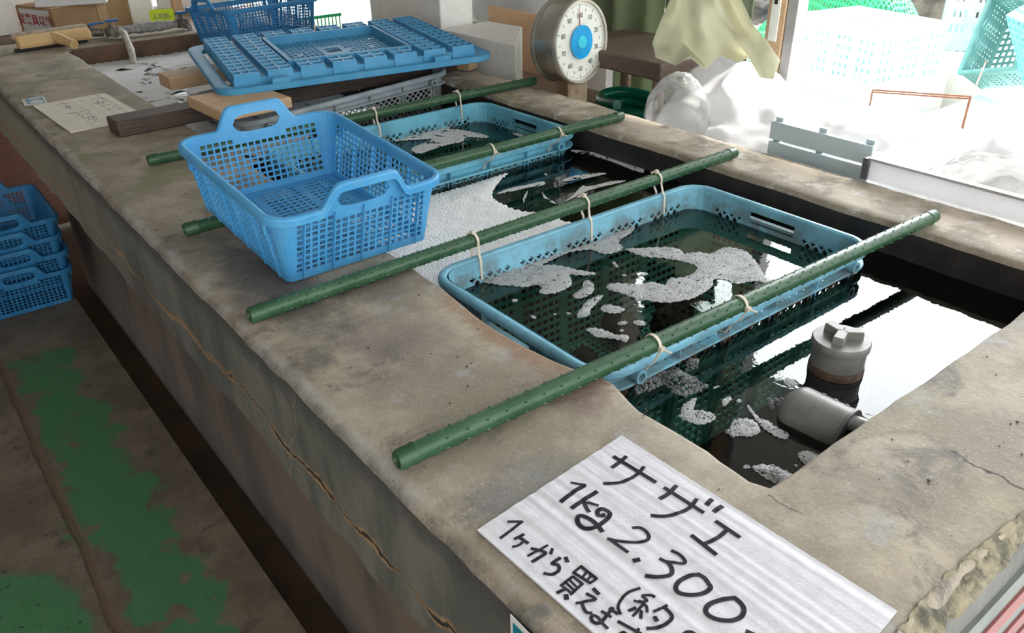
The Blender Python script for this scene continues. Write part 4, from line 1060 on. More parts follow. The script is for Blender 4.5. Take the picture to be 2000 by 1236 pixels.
INK = [
 (R3, 7.0, 0, [(100, 160), (515, 415)]), (R3, 7.0, 0, [(220, 162), (85, 270)]), (R3, 6.5, 1, [(400, 265), (345, 325), (250, 390), (130, 425), (0, 430)]),
 (R3, 7.0, 0, [(610, 475), (995, 722)]), (R3, 7.5, 1, [(725, 455), (650, 530), (565, 583)]), (R3, 7.0, 1, [(930, 590), (870, 665), (760, 725), (620, 760), (480, 753)]),
 (R3, 8.5, 0, [(1082, 592), (1035, 642)]), (R3, 8.5, 0, [(1185, 660), (1110, 712)]),
 (R3, 7.5, 0, [(1130, 815), (1358, 970)]), (R3, 7.5, 1, [(1230, 905), (1130, 985), (1020, 1035)]), (R3, 7.5, 0, [(885, 957), (1122, 1143)]),
 (R2, 4.5, 0, [(460, 342), (690, 380)]), (R2, 8.0, 1, [(670, 390), (500, 490), (300, 652)]),
 (R2, 8.0, 1, [(865, 492), (660, 620), (475, 755)]), (R2, 5.0, 0, [(890, 712), (725, 662)]), (R2, 7.0, 1, [(665, 640), (700, 740), (745, 810)]),
 (R2, 8.0, 1, [(990, 865), (900, 870), (885, 800), (960, 765), (1060, 810), (1080, 870), (1000, 960), (890, 1045), (760, 1085), (640, 1060), (565, 980), (570, 895), (640, 885), (740, 925), (830, 985), (900, 1060), (955, 1130)]),
 (R3, 6.0, 1, [(292, 872), (360, 872), (425, 912), (452, 970), (400, 1010), (250, 1020), (130, 1010), (40, 990)]), (R3, 6.0, 0, [(50, 990), (235, 1122)]),
 (R5, 8.5, 0, [(490, 342), (550, 330)]),
 (R5, 6.0, 1, [(955, 215), (1050, 265), (1115, 340), (1085, 368), (980, 358), (880, 345), (812, 312)]), (R5, 7.5, 1, [(905, 355), (952, 425), (950, 495), (890, 530), (760, 540), (640, 522)]),
 (R5, 8.0, 1, [(1290, 505), (1180, 515), (1050, 585), (1000, 670), (1040, 735), (1180, 762), (1330, 735), (1425, 670), (1400, 610), (1345, 540), (1270, 500)]),
 (R5, 8.5, 1, [(1715, 790), (1560, 810), (1420, 865), (1365, 940), (1400, 1010), (1520, 1062), (1680, 1070), (1800, 1015), (1835, 930), (1795, 855), (1720, 790)]),
 (R5, 9.0, 0, [(1870, 1205), (2080, 1290)]), (R5, 7.0, 1, [(1080, 1260), (1130, 1215), (1200, 1215), (1260, 1260)]), (R5, 7.0, 1, [(310, 1240), (360, 1215), (400, 1240)]),
 (R4, 5.0, 0, [(275, 95), (415, 92)]), (R4, 5.0, 1, [(420, 92), (310, 178), (200, 260)]),
 (R4, 5.5, 0, [(432, 226), (345, 270)]), (R4, 6.0, 0, [(400, 260), (475, 312)]), (R4, 4.5, 1, [(432, 298), (390, 330), (325, 352)]),
 (R4, 6.0, 1, [(515, 368), (655, 408), (610, 450), (525, 500)]), (R4, 4.5, 1, [(680, 335), (600, 380), (480, 440)]), (R4, 5.5, 0, [(728, 372), (712, 420)]),
 (R4, 7.0, 0, [(865, 462), (880, 500)]), (R4, 6.0, 1, [(808, 466), (725, 520), (785, 535), (795, 590), (730, 630), (645, 622)]),
 (R4, 4.5, 0, [(1020, 550), (945, 615)]), (R4, 5.5, 0, [(1022, 552), (1178, 675)]), (R4, 5.5, 0, [(945, 615), (1115, 722)]), (R4, 5.0, 0, [(1178, 675), (1115, 722)]), (R4, 4.5, 0, [(1085, 600), (1035, 665)]), (R4, 4.5, 0, [(1130, 640), (1080, 695)]),
 (R4, 5.0, 0, [(935, 655), (815, 745)]), (R4, 5.0, 0, [(940, 655), (1035, 730)]), (R4, 5.0, 0, [(1035, 730), (915, 835)]), (R4, 4.0, 0, [(905, 690), (985, 770)]), (R4, 4.0, 0, [(865, 715), (950, 795)]), (R4, 4.5, 0, [(825, 745), (915, 815)]), (R4, 6.0, 0, [(855, 785), (780, 818)]), (R4, 8.0, 0, [(868, 845), (874, 880)]),
 (R4, 6.5, 0, [(1150, 782), (1200, 832)]), (R4, 5.5, 1, [(1080, 830), (1170, 885), (1060, 908), (975, 927)]), (R4, 6.0, 1, [(1030, 920), (1055, 990), (1085, 1022), (1130, 1025)]),
 (R4, 5.5, 0, [(1235, 1010), (1325, 1065)]), (R4, 5.5, 0, [(1315, 980), (1395, 1035)]), (R4, 6.0, 1, [(1345, 975), (1270, 1070), (1210, 1130), (1150, 1120), (1125, 1080), (1150, 1050), (1200, 1075), (1240, 1130), (1290, 1180)]),
 (R5, 6.0, 0, [(300, 1080), (570, 1225)]), (R5, 5.0, 1, [(545, 1170), (520, 1225), (440, 1270)]),
 (R5, 5.0, 1, [(560, 675), (430, 722), (335, 810), (297, 905), (325, 985)]),
 (R5, 5.0, 1, [(740, 782), (690, 760), (595, 768), (650, 825), (570, 845), (495, 830)]), (R5, 5.0, 1, [(555, 830), (640, 895), (650, 965)]), (R5, 5.0, 0, [(605, 870), (480, 1010)]), (R5, 6.0, 0, [(505, 915), (430, 945)]), (R5, 5.5, 0, [(580, 955), (575, 1035)]),
 (R5, 5.0, 0, [(735, 960), (890, 888)]), (R5, 6.5, 1, [(860, 905), (955, 1010), (915, 1085), (810, 1145), (655, 1165)]), (R5, 7.5, 0, [(745, 1030), (768, 1070)]),
]
ik = MB()
for crop, wpx, sm, pts in INK:
    W3 = sp_(crop, pts); c = W3[0]; scale = (c - CAMP).dot(fwd) / FPX
    stroke(ik, W3, wpx * 1.0 * scale * 1.15, surf, smooth=bool(sm))
ik.build('marker_writing', M['ink'], sg)
sf = thing('price_sign', 'small cream foam-sheet sign with faded writing, lying far along the tank rim', 'sign')
A2, B2_, C2 = at(64, 206, z=0.003), at(205, 181, z=0.003), at(290, 228, z=0.003)
surf2 = make_sign(sf, A2, B2_, C2, 0.0010, 9.0, M['sheet_far'])
fr_ = MB(); G1 = (40, 170, 7.69)
for pts, wpx in [([(570, 270), (640, 245), (720, 260)], 0.9), ([(680, 280), (700, 320)], 1.6), ([(700, 300), (770, 275)], 1.4), ([(690, 318), (790, 300)], 1.4), ([(730, 290), (740, 325)], 1.4),
                 ([(680, 405), (920, 375)], 1.1), ([(840, 430), (960, 405)], 0.9), ([(900, 370), (990, 350), (1050, 365)], 1.3), ([(940, 410), (1060, 395)], 1.4), ([(930, 440), (945, 465), (1000, 460)], 1.4), ([(1010, 455), (1060, 440), (1100, 455), (1060, 490), (1015, 470)], 1.2), ([(1080, 470), (1130, 460), (1140, 490), (1090, 500)], 1.2), ([(1100, 515), (1160, 525)], 1.4),
                 ([(1090, 180), (1200, 165), (1260, 185)], 1.2), ([(1090, 250), (1180, 240), (1290, 205)], 1.6), ([(1150, 205), (1180, 260)], 1.4), ([(1220, 215), (1260, 255)], 1.4), ([(1210, 285), (1260, 290)], 1.8), ([(1300, 265), (1340, 270)], 1.6), ([(1370, 320), (1420, 285)], 1.4), ([(1320, 330), (1350, 345)], 1.2), ([(1440, 330), (1520, 330)], 1.0)]:
    W3 = [at(G1[0] + a / G1[2], G1[1] + b / G1[2], z=0.003) for a, b in pts]; scale = (W3[0] - CAMP).dot(fwd) / FPX
    stroke(fr_, W3, wpx * scale * 1.3, surf2, smooth=True)
fr_.build('marker_writing', M['ink_faint'], sf)
# small laminated badges
bd1 = thing('laminated_badge', 'small blue and white laminated badge beside the far cream sign', 'badge')
q = [at(*p, z=0.002) for p in ((48, 206), (93, 200), (84, 187), (41, 194))]
def quad(mb, q, z, s0=0.0, s1=1.0, t0=0.0, t1=1.0, th=0.0012):
    def p(s, t): return (q[0] * (1 - s) + q[1] * s) * (1 - t) + (q[3] * (1 - s) + q[2] * s) * t
    P = [p(s0, t0), p(s1, t0), p(s1, t1), p(s0, t1)]
    mb.loft([[Vector((v.x, v.y, z)) for v in P], [Vector((v.x, v.y, z + th)) for v in P]])
a = MB(); quad(a, q, 0.0006); a.build('card', M['badge_w'], bd1)
a = MB(); quad(a, q, 0.0018, 0.16, 0.92, 0.10, 0.92, 0.0005); a.build('print', M['badge_far'], bd1)
a = MB(); quad(a, q, 0.0023, 0.28, 0.85, 0.16, 0.42, 0.0004); quad(a, q, 0.0023, 0.42, 0.72, 0.42, 0.56, 0.0004); quad(a, q, 0.0023, 0.34, 0.80, 0.72, 0.86, 0.0004); a.build('lettering', M['badge_w'], bd1)
bd2 = thing('laminated_badge', 'teal badge with a white border on the tank front, bottom edge of the photo', 'badge')
def bpt(u, v): return Vector((X0 - 0.006, 0.432 - 0.09 * u, -0.006 - 0.075 * v))
def vquad(mb, u0, u1, v0, v1, o, th=0.0008):
    P = [bpt(u0, v0), bpt(u1, v0), bpt(u1, v1), bpt(u0, v1)]
    mb.loft([[p + Vector((-o, 0, 0)) for p in P], [p + Vector((-o - th, 0, 0)) for p in P]])
a = MB(); vquad(a, 0, 1, 0, 1, 0.0); a.build('card', M['badge_w'], bd2)
a = MB(); vquad(a, 0.05, 0.95, 0.10, 0.94, 0.0009, 0.0004); a.build('print', M['badge'], bd2)
a = MB(); cc = bpt(0.35, 0.62); a.cyl(cc + Vector((-0.0013, 0, 0)), cc + Vector((-0.0018, 0, 0)), 0.016, 28); a.build('roundel', M['badge_w'], bd2)
tp_ = MB(); tq = [at(*p, z=0.001) for p in ((1025, 1197), (1050, 1217), (1085, 1196), (1066, 1174))]; tp_.loft([[Vector((p.x, p.y, 0.0008)) for p in tq], [Vector((p.x, p.y, 0.0014)) for p in tq]])
tag(tp_.build('tape_strip', glass_mat('clear_tape', (0.86, 0.86, 0.85), diff=0.15, rough=0.2)), 'clear tape strip stuck between the large sign and the tank edge', 'tape')

# ------------------------------------------------------------------ grey pipes in the near corner
pc = thing('standpipe', 'upright grey plastic drain pipe with a gripped cap standing in the water', 'pipe', (1.040, 0.524, 0))
MB().lathe((0, 0, 0), (0, 0, 1), [(0.0, -0.55), (0.0395, -0.55), (0.0395, -0.018), (0.0, -0.018)], 40).build('pipe_body', M['pvc'], pc, smooth=True, sharp=40)
MB().lathe((0, 0, 0), (0, 0, 1), [(0.0395, -0.071), (0.0412, -0.067), (0.0408, -0.057), (0.0395, -0.053)], 40).build('tide_band', M['rust'], pc, smooth=True)
MB().lathe((0, 0, 0), (0, 0, 1), [(0.040, -0.6), (0.046, -0.6), (0.046, -0.074), (0.0435, -0.069), (0.040, -0.069)], 40).build('socket', M['pvc_low'], pc, smooth=True, sharp=40)
MB().lathe((0, 0, 0), (0, 0, 1), [(0.036, -0.024), (0.0425, -0.023), (0.0430, -0.021), (0.0430, -0.0125), (0.0415, -0.010), (0.0, -0.009)], 48).build('cap', M['pvc'], pc, smooth=True, sharp=40); cap_ = bpy.data.objects['cap']
gp = MB()
for k in range(3):
    an = radians(78 + 120 * k); d = Vector((cos(an), sin(an), 0)); s_ = Vector((-d.y, d.x, 0))
    gp.loft([[d * a_ + s_ * w_ * q_ + Vector((0, 0, z_)) for a_, w_, q_, z_ in ((0, 0.0075, -1, zz), (0.030 - sh, 0.0085, -1, zz), (0.030 - sh, 0.0085, 1, zz), (0, 0.0075, 1, zz))] for zz, sh in ((-0.010, 0), (0.004, 0.001))])
gp.build('cap_grip', M['pvc'], cap_, bevel=0.0015)
hp = thing('pump_pipe', 'grey half-sunk pipe lying in the water beside the near wall', 'pipe', (0.897, 0.520, -0.064), (radians(2), 0, radians(5)))
RP = 0.038
tp2 = MB(); rg = []; nn = 32
for i in range(26):
    t = i / 25
    q = min(1.0, t / 0.30); rr_ = RP * sqrt(max(0.0, 1 - (1 - q) ** 2)) ; y = -0.098 * t
    rg.append([Vector((max(rr_, 0.002) * cos(2 * pi * k / nn), y, max(rr_, 0.002) * sin(2 * pi * k / nn) * 1.0 - (RP - rr_) * 0.25)) for k in range(nn)])
tp2.loft(rg, cap=False); tp2.build('pipe_body', M['pvc'], hp, smooth=True, sharp=60)
rm_ = MB(); rm_.lathe((0, -0.098, 0), (0, -1, 0), [(RP, -0.001), (RP + 0.0012, 0.0), (RP + 0.0012, 0.003), (RP - 0.005, 0.003), (RP - 0.006, -0.012)], 32); rm_.build('pipe_mouth', M['pvc_low'], hp, smooth=True, sharp=40)
for k, y in enumerate((-0.050, -0.067, -0.084)):
    an = radians(62); c = Vector((RP * cos(an), y, RP * sin(an))); d = Vector((cos(an), 0, sin(an)))
    MB().lathe(c, d, [(0.0038, -0.001), (0.0038, 0.0008), (0.0022, 0.0014), (0.0, 0.0014)], 14).build('screw', M['pvc_low'], hp, smooth=True)
MB().cyl((0.012, -0.085, 0.014), (0.016, -0.118, 0.014), 0.012, 16).build('inner_pipe', M['pvc_white'], hp, smooth=True, sharp=40)

# ------------------------------------------------------------------ far end of the tank: plumbing, squeegee
YP = 3.80
pv = thing('pipe_run', 'corroded pipe with blue-handled valves lying on the far end of the tank', 'pipe')
p0 = at(228, 62, y=YP); p1 = at(350, 46, y=YP)
p0.z = max(p0.z, 0.022); zc = 0.028
pr = MB(); pr.tube([(p0.x + (p1.x - p0.x) * i / 24, YP, zc) for i in range(25)], lambda t: 0.0165 + 0.0045 * (0.25 < t < 0.78) + 0.002 * sin(t * 40), 14)
pr.build('pipe_body', M['galv'], pv, smooth=True, sharp=60)
for xx in (p0.x - 0.015, p1.x + 0.012):
    v_ = MB(); v_.cyl((xx, YP - 0.030, zc), (xx, YP + 0.028, zc), 0.021, 14); v_.cyl((xx, YP, zc), (xx, YP, zc + 0.042), 0.010, 10); v_.cyl((xx - 0.024, YP, zc), (xx + 0.024, YP, zc), 0.019, 12)
    vv = v_.build('valve', M['brass'], pv, smooth=True, sharp=40)
    h_ = MB(); h_.box((xx + 0.004, YP - 0.006, zc + 0.044), (0.05, 0.016, 0.010)); h_.build('valve_handle', M['blue_hd'], vv, bevel=0.002)
xs_ = p0.x + 0.010
dn = MB(); foot = at(246, 131, z=ZW)
dn.tube([(xs_, YP - 0.02, zc), (xs_ + 0.002, YP - 0.055, zc - 0.004)] + [(foot.x + (xs_ - foot.x) * (1 - i / 10) , foot.y + (YP - 0.08 - foot.y) * (1 - i / 10) ** 3, zc - 0.012 - (zc + 0.16) * i / 10) for i in range(11)], lambda t: 0.0135 + 0.002 * sin(t * 23) * (t < 0.6), 12)
dn.build('spout', M['lime'], pv, smooth=True, sharp=60)
ds = MB(); e0 = Vector((p1.x + 0.03, YP - 0.03, zc)); e1 = at(384, 98, z=ZW - 0.02); ds.tube([e0 + (e1 - e0) * i / 8 for i in range(9)], 0.012, 10); ds.build('side_spout', M['galv'], pv, smooth=True)
vb = thing('stop_valve', 'loose tap with a blue lever at the right end of the squeegee', 'valve', (0.812, 3.87, 0.0))
v_ = MB(); v_.cyl((-0.03, 0, 0.024), (0.04, -0.01, 0.020), 0.017, 14); v_.cyl((0, 0, 0.024), (0, 0, 0.05), 0.012, 12); v_.lathe((0.045, -0.012, 0.019), (1, -0.15, 0), [(0, 0), (0.019, 0), (0.019, 0.014), (0, 0.014)], 6); v_.build('valve_body', M['brass'], vb, smooth=True, sharp=40)
h_ = MB(); h_.box((0.018, -0.002, 0.056), (0.062, 0.015, 0.009)); h_.build('lever', M['blue_hd'], vb, bevel=0.002)

sq = thing('floor_squeegee', 'cream plastic floor squeegee head with a grey foam strip, handle missing', 'squeegee', (0.648, 3.800, 0.010), (0, 0, radians(8)))
bq = MB()
prf = [(-0.030, 0.0), (-0.034, 0.014), (-0.028, 0.030), (-0.012, 0.041), (0.010, 0.045), (0.016, 0.040), (0.016, 0.0)]
bq.loft([[Vector((x, a_, b_)) for a_, b_ in prf] for x in (-0.138, -0.13, 0.13, 0.138)])
bq.build('head', M['cream'], sq, bevel=0.006, bseg=3)
nk = MB(); nk.tube([(0.0, -0.004, 0.022), (0.008, -0.045, 0.020), (0.016, -0.085, 0.016), (0.022, -0.128, 0.011)], lambda t: 0.024 - 0.009 * t, 18); nk.build('handle_socket', M['cream'], sq, smooth=True, sharp=60)
sk = MB(); sk.lathe((0.022, -0.128, 0.011), (0.15, -1, -0.18), [(0.0, 0), (0.0175, 0), (0.0175, 0.012), (0.010, 0.013), (0.0095, 0.004), (0, 0.004)], 24); sk.build('socket_ring', M['cream'], sq, smooth=True, sharp=40)
st = MB(); st.box((0, 0.028, 0.042), (0.29, 0.026, 0.024)); st.build('foam_strip', M['sponge'], sq, bevel=0.008, bseg=3)
rb_ = MB(); rb_.box((-0.02, -0.016, -0.004), (0.27, 0.03, 0.010)); rb_.build('rubber_blade', M['dark'], sq)

# ------------------------------------------------------------------ shelf with boxes behind the tank
sh = thing('back_shelf', 'low brown timber shelf behind the far end of the tank, carrying boxes', 'shelf', (0, 0, 0))
MB().box((0.72, 4.55, -0.071), (2.25, 0.85, 0.035)).build('shelf_board', M['wood_br'], sh, bevel=0.003)
MB().box((0.72, 4.16, -0.47), (2.20, 0.03, 0.76)).build('shelf_front', M['wood_red'], sh)
for x in (0.16, 1.78): MB().box((x, 4.9, -0.48), (0.05, 0.05, 0.780)).build('leg', M['wood_br'], sh)
SZ = -0.053
def frame_from(o, px, py):   # yaw so that local +x runs from o to p
    return atan2((py - o).y, (py - o).x)
def add_box(name, label, cat, near, right, left_w, h, mat, z, d=None, group=None, bev=0.004):
    """box whose near vertical edge stands at near, its right face running to right"""
    v = right - near; w = v.length; an = atan2(v.y, v.x)
    root = thing(name, label, cat, (near.x, near.y, z), (0, 0, an), group)
    MB().box((w / 2, left_w / 2, h / 2), (w, left_w, h)).build('body', mat, root, bevel=bev)
    return root, w
cbn = at(116, 77, z=SZ); cbr = cbn + Vector((0.925, 0.38, 0)) * 0.45
cb, cbw = add_box('cardboard_box', 'brown cardboard box with a white notice of red characters on its left side', 'box', cbn, cbr, 0.27, 0.128, M['card'], SZ)
MB().box((cbw * 0.55, -0.0012, 0.085), (0.05, 0.001, 0.085)).build('tape', M['tape'], cb)
pp = MB(); pp.box((-0.0016, 0.135, 0.062), (0.002, 0.215, 0.115)); notice_ = pp.build('notice', M['paper'], cb)
# flaps
fl2 = MB(); fl2.face([(0, 0, 0.129), (cbw, 0, 0.129), (cbw, -0.0, 0.133), (0, 0, 0.133)]); fl2.box((cbw / 2, 0.06, 0.131), (cbw * 0.98, 0.12, 0.003)); fl2.box((cbw / 2, 0.205, 0.131), (cbw * 0.98, 0.12, 0.003)); fl2.build('top_flaps', M['card_lt'], cb)
def jp_text(parent, name, s, size, loc, rot, mat, th=0.0006):
    cu = bpy.data.curves.new(name, 'FONT'); cu.body = s; cu.size = size; cu.extrude = th; cu.align_x = 'CENTER'; cu.align_y = 'CENTER'; cu.offset = size * 0.012
    o = bpy.data.objects.new(name, cu); COL.objects.link(o); o.parent = parent; o.location = loc; o.rotation_euler = rot
    cu.materials.append(mat)
    bpy.context.view_layer.update()
    me = bpy.data.meshes.new_from_object(o.evaluated_get(bpy.context.evaluated_depsgraph_get())); me.name = name
    m2 = bpy.data.objects.new(name, me); COL.objects.link(m2); m2.parent = parent; m2.location = loc; m2.rotation_euler = rot
    bpy.data.objects.remove(o); m2.name = name
    return m2
jp_text(notice_, 'red_lettering', '従業員以外', 0.050, (-0.0032, 0.135, 0.072), (radians(90), 0, radians(-90)), M['ink_red'])
# white boxes
wb, _ = add_box('styrofoam_box', 'white foam box at the far left edge, left of the cardboard box', 'box', at(45, 66, z=SZ) + Vector((-0.26, 0.02, 0)), at(45, 66, z=SZ), 0.3, 0.17, M['styro'], SZ)
t1 = at(118, 14, z=0.082)
wb2, _ = add_box('styrofoam_box', 'white foam box lid lying on top of the cardboard box', 'box', Vector((0.70, 4.33, 0)), Vector((0.98, 4.24, 0)), 0.3, 0.06, M['paper'], SZ + 0.1335)
wb3, _ = add_box('styrofoam_box', 'white rounded foam box behind the yellow card', 'box', at(302, 22, z=SZ) + Vector((0.02, 0.02, 0)), at(452, 24, z=SZ) + Vector((0.02, 0.05, 0)), 0.2, 0.16, M['styro'], SZ, bev=0.012)
wb4, _ = add_box('styrofoam_box', 'narrow white foam box between the cardboard box and the yellow card', 'box', Vector((1.115, 4.42, 0)), Vector((1.225, 4.40, 0)), 0.25, 0.17, M['styro'], SZ, bev=0.01)
yc = thing('yellow_card', 'neon yellow price card propped behind the corroded pipe', 'card', (1.165, 4.085, -0.045), (radians(-12), 0, radians(-20)))
MB().box((0, 0, 0.045), (0.105, 0.002, 0.105)).build('card', M['neon'], yc)
jp_text(yc, 'lettering', '2,800-\n2,500', 0.030, (0, -0.0014, 0.052), (radians(90), 0, 0), M['ink_faint'])
tag(MB().box((1.62, 4.72, 0.02), (0.42, 0.04, 0.30)).build('peach_panel', M['card_lt'], bevel=0.003), 'peach coloured board standing upright behind the far blue basket', 'board')
# green net basket beyond
gb = MB(); g0 = Vector((2.05, 4.55, FZ))
for k in range(15): gb.box((1.86 + 0.022 * k, 4.30, -0.20), (0.006, 0.006, 0.20)); gb.box((1.86, 4.30 + 0.022 * k, -0.20), (0.006, 0.006, 0.20))
for zz in (-0.105, -0.20, -0.29): gb.box((2.015, 4.30, zz), (0.33, 0.010, 0.016)); gb.box((1.86, 4.455, zz), (0.010, 0.33, 0.016))
gb.box((2.015, 4.455, -0.31), (0.33, 0.33, 0.02)); gb.box((2.015, 4.455, -0.525), (0.30, 0.30, 0.42))
tag(gb.build('green_basket', M['net']), 'bright green slatted basket glimpsed behind the far corner of the tank', 'basket')

# ------------------------------------------------------------------ right of the tank: boxes, scale, bench
def cbox(name, label, cat, pts, z0, h, mat, bev=0.006):
    """box on a four-point footprint"""
    o = MB().loft([[Vector((p[0], p[1], z0)) for p in pts], [Vector((p[0], p[1], z0 + h)) for p in pts]]).build(name, mat, bevel=bev, bseg=3); return tag(o, label, cat)
lowb = [(1.70, 2.06), (2.06, 2.22), (1.99, 2.58), (1.63 + 0.06, 2.46)]
stand = MB(); stand.box((1.945, 2.70, -0.442), (0.5, 1.10, 0.585)); tag(stand.build('storage_crate', M['wood_br'], bevel=0.004), 'brown wooden crate behind the ledge under the white foam boxes', 'crate')
cbox('styrofoam_box', 'cream white foam box behind the ledge, under the bigger white box', 'box', [(1.72, 2.17), (1.95, 2.42), (1.93, 2.60), (1.70, 2.60)], -0.146, 0.24, M['styro'], 0.004)
bigb = [(1.76, 2.55), (2.08, 2.46), (2.20, 2.98), (1.75, 3.02)]
cbox('styrofoam_box', 'big white foam box with grey shaded side, right behind the grid lid', 'box', [(1.740, 2.64), (1.875, 2.625), (2.08, 2.93), (1.76, 3.20)], -0.146, 0.46, M['styro'], 0.006)
pb = MB(); pa, pb_ = at(958, 60, x=2.02), at(1092, 60, x=2.02)
tag(MB().box((2.215, 2.74, -0.325), (0.02, 0.46, 0.81)).build('cardboard_sheet', M['card_lt'], bevel=0.002), 'flat peach cardboard sheet standing upright left of the round scale', 'cardboard')
wbag = MB()
for j in range(17): pass
def crumple(nu, nv, f, amp, fr=9.0, seed=0):
    rows = []
    for j in range(nv + 1):
        row = []
        for i in range(nu + 1):
            p = Vector(f(i / nu, j / nv)); q = p * fr + Vector((seed, seed * 2, 0))
            n1 = 1 - abs(noise.noise(q)) * 2; n2 = 1 - abs(noise.noise(q * 2.3)) * 2
            row.append(p + Vector((noise.noise(q + Vector((5, 0, 0))), noise.noise(q + Vector((0, 5, 0))), 0.6 * n1 + 0.3 * n2)) * amp)
        rows.append(row)
    return rows
def ball(c, r):
    return lambda u, v: (c[0] + r[0] * cos(2 * pi * u) * cos((v - 0.28) * pi / 1.44), c[1] + r[1] * sin(2 * pi * u) * cos((v - 0.28) * pi / 1.44), c[2] + r[2] * sin((v - 0.28) * pi / 1.44))
def bag(name, label, cat, c, r, mat, amp, fr, seed, nu=64, nv=36):
    rows = crumple(nu, nv, ball(c, r), amp, fr, seed); mb = MB()
    for row in rows: row[-1] = row[0]
    mb.loft(rows, cap=False, close=False)
    return tag(mb.build(name, mat, smooth=True, sharp=28, weld=True), label, cat)
bag('plastic_bag', 'white plastic bag bulging above the peach cardboard, left of the scale', 'bag', (2.38, 3.02, 0.10), (0.12, 0.33, 0.24), M['film'], 0.02, 7, 3.1)
# dial scale
DC = Vector((1.668, 1.80, 0.168))
# the dial hangs on a post that stands on the floor behind the ledge
dn_ = Vector((0.12, -0.99, 0.05)).normalized()
sc = thing('dial_scale', 'round dial weighing scale with a blue hub, on a post behind the ledge', 'scale', (1.742, 1.885, 0.142))
R_d = 0.121
D0 = Vector((0, 0, 0))
MB().lathe(D0, dn_, [(0.0, -0.085), (R_d * 0.97, -0.085), (R_d * 0.99, -0.078), (R_d * 0.985, -0.012), (R_d * 0.975, 0.0)], 64).build('drum', M['steel'], sc, smooth=True, sharp=40)
MB().lathe(D0, dn_, [(R_d * 0.975, -0.006), (R_d * 1.03, -0.004), (R_d * 1.035, 0.004), (R_d * 1.0, 0.011), (R_d * 0.95, 0.010), (R_d * 0.93, 0.0)], 64).build('bezel', M['steel'], sc, smooth=True, sharp=60)
MB().lathe(D0, dn_, [(R_d * 1.02, -0.09), (R_d * 1.03, -0.084), (R_d * 1.0, -0.076), (R_d * 0.97, -0.08)], 64).build('back_ring', M['steel'], sc, smooth=True, sharp=60)
dface = MB().lathe(D0, dn_, [(0, 0.0005), (R_d * 0.955, 0.0005), (R_d * 0.955, 0.002), (0, 0.002)], 64).build('dial_face', M['dial'], sc)
ex = Vector((0, 0, 1)).cross(-dn_).normalized() * -1; ex = Vector((0.99, 0.12, 0)).normalized(); ey = dn_.cross(ex).normalized()
if ey.z < 0: ey = -ey
rotm = Matrix((ex, ey, dn_)).transposed()
tk = MB()
for i in range(100):
    a = 2 * pi * i / 100; r1 = R_d * (0.86 if i % 10 else (0.80 if i % 5 == 0 else 0.83)); d = ex * sin(a) + ey * cos(a); t_ = ex * cos(a) - ey * sin(a)
    w = 0.0005 if i % 10 else 0.0011; r_in = R_d * (0.865 if i % 5 else 0.835 if i % 10 else 0.80)
    P = [d * r_in + t_ * w, d * R_d * 0.90 + t_ * w, d * R_d * 0.90 - t_ * w, d * r_in - t_ * w]
    tk.loft([[p + dn_ * 0.0019 for p in P], [p + dn_ * 0.0024 for p in P]])
tk.build('tick_marks', M['dial_ink'], dface)
q4 = rotm.to_euler()
for i in range(10):
    a = 2 * pi * i / 10; s_ = '100' if i == 0 else str(i * 10)
    jp_text(dface, 'numeral', s_, 0.020, (ex * sin(a) + ey * cos(a)) * R_d * (0.66 if i else 0.62) + dn_ * 0.0024, q4, M['dial_ink'], 0.0003)
for i in range(10):
    a = 2 * pi * (i + 0.5) / 10; jp_text(dface, 'numeral', '5', 0.010, (ex * sin(a) + ey * cos(a)) * R_d * 0.76 + dn_ * 0.0024, q4, M['dial_ink'], 0.0003)
nd = MB(); a_ = radians(-3); d = ex * sin(a_) + ey * cos(a_); t_ = ex * cos(a_) - ey * sin(a_)
nd.loft([[d * 0 + t_ * 0.003 + dn_ * 0.004, d * 0 - t_ * 0.003 + dn_ * 0.004, d * R_d * 0.80 - t_ * 0.0005 + dn_ * 0.004, d * R_d * 0.80 + t_ * 0.0005 + dn_ * 0.004], [d * 0 + t_ * 0.003 + dn_ * 0.0055, d * 0 - t_ * 0.003 + dn_ * 0.0055, d * R_d * 0.80 - t_ * 0.0005 + dn_ * 0.0055, d * R_d * 0.80 + t_ * 0.0005 + dn_ * 0.0055]])
nd.build('needle', M['dial_red'], sc)
MB().lathe(dn_ * 0.009, dn_, [(0, 0), (0.049, 0), (0.049, 0.002), (0, 0.002)], 48).build('hub', M['dial_blue'], sc, smooth=True, sharp=40); hub_ = bpy.data.objects['hub']
MB().lathe(dn_ * 0.0112, dn_, [(0, 0), (0.0190, 0), (0.0185, 0.0015), (0, 0.0018)], 32).build('hub_badge', M['dial_cyan'], hub_, smooth=True, sharp=40)
br = MB()
for s_ in (-1, 1): br.loft([[Vector((s_ * 0.036 + ox, oy + 0.03, z_)) for ox, oy in ((-0.004, -0.028), (0.004, -0.028), (0.004, 0.028), (-0.004, 0.028))] for z_ in (-0.105, -0.30)])
br.box((0, 0.002, -0.20), (0.075, 0.008, 0.20)); br.box((0, 0.056, -0.20), (0.075, 0.006, 0.20))
br.build('bracket', M['steel_rust'], sc, bevel=0.002)
MB().cyl((0, 0.03, -0.88), (0, 0.03, -0.26), 0.025, 20).build('post', M['steel_rust'], sc, smooth=True, sharp=40)
MB().box((0.0, 0.03, -0.850), (0.12, 0.20, 0.05)).build('foot', M['steel_rust'], sc, bevel=0.004)
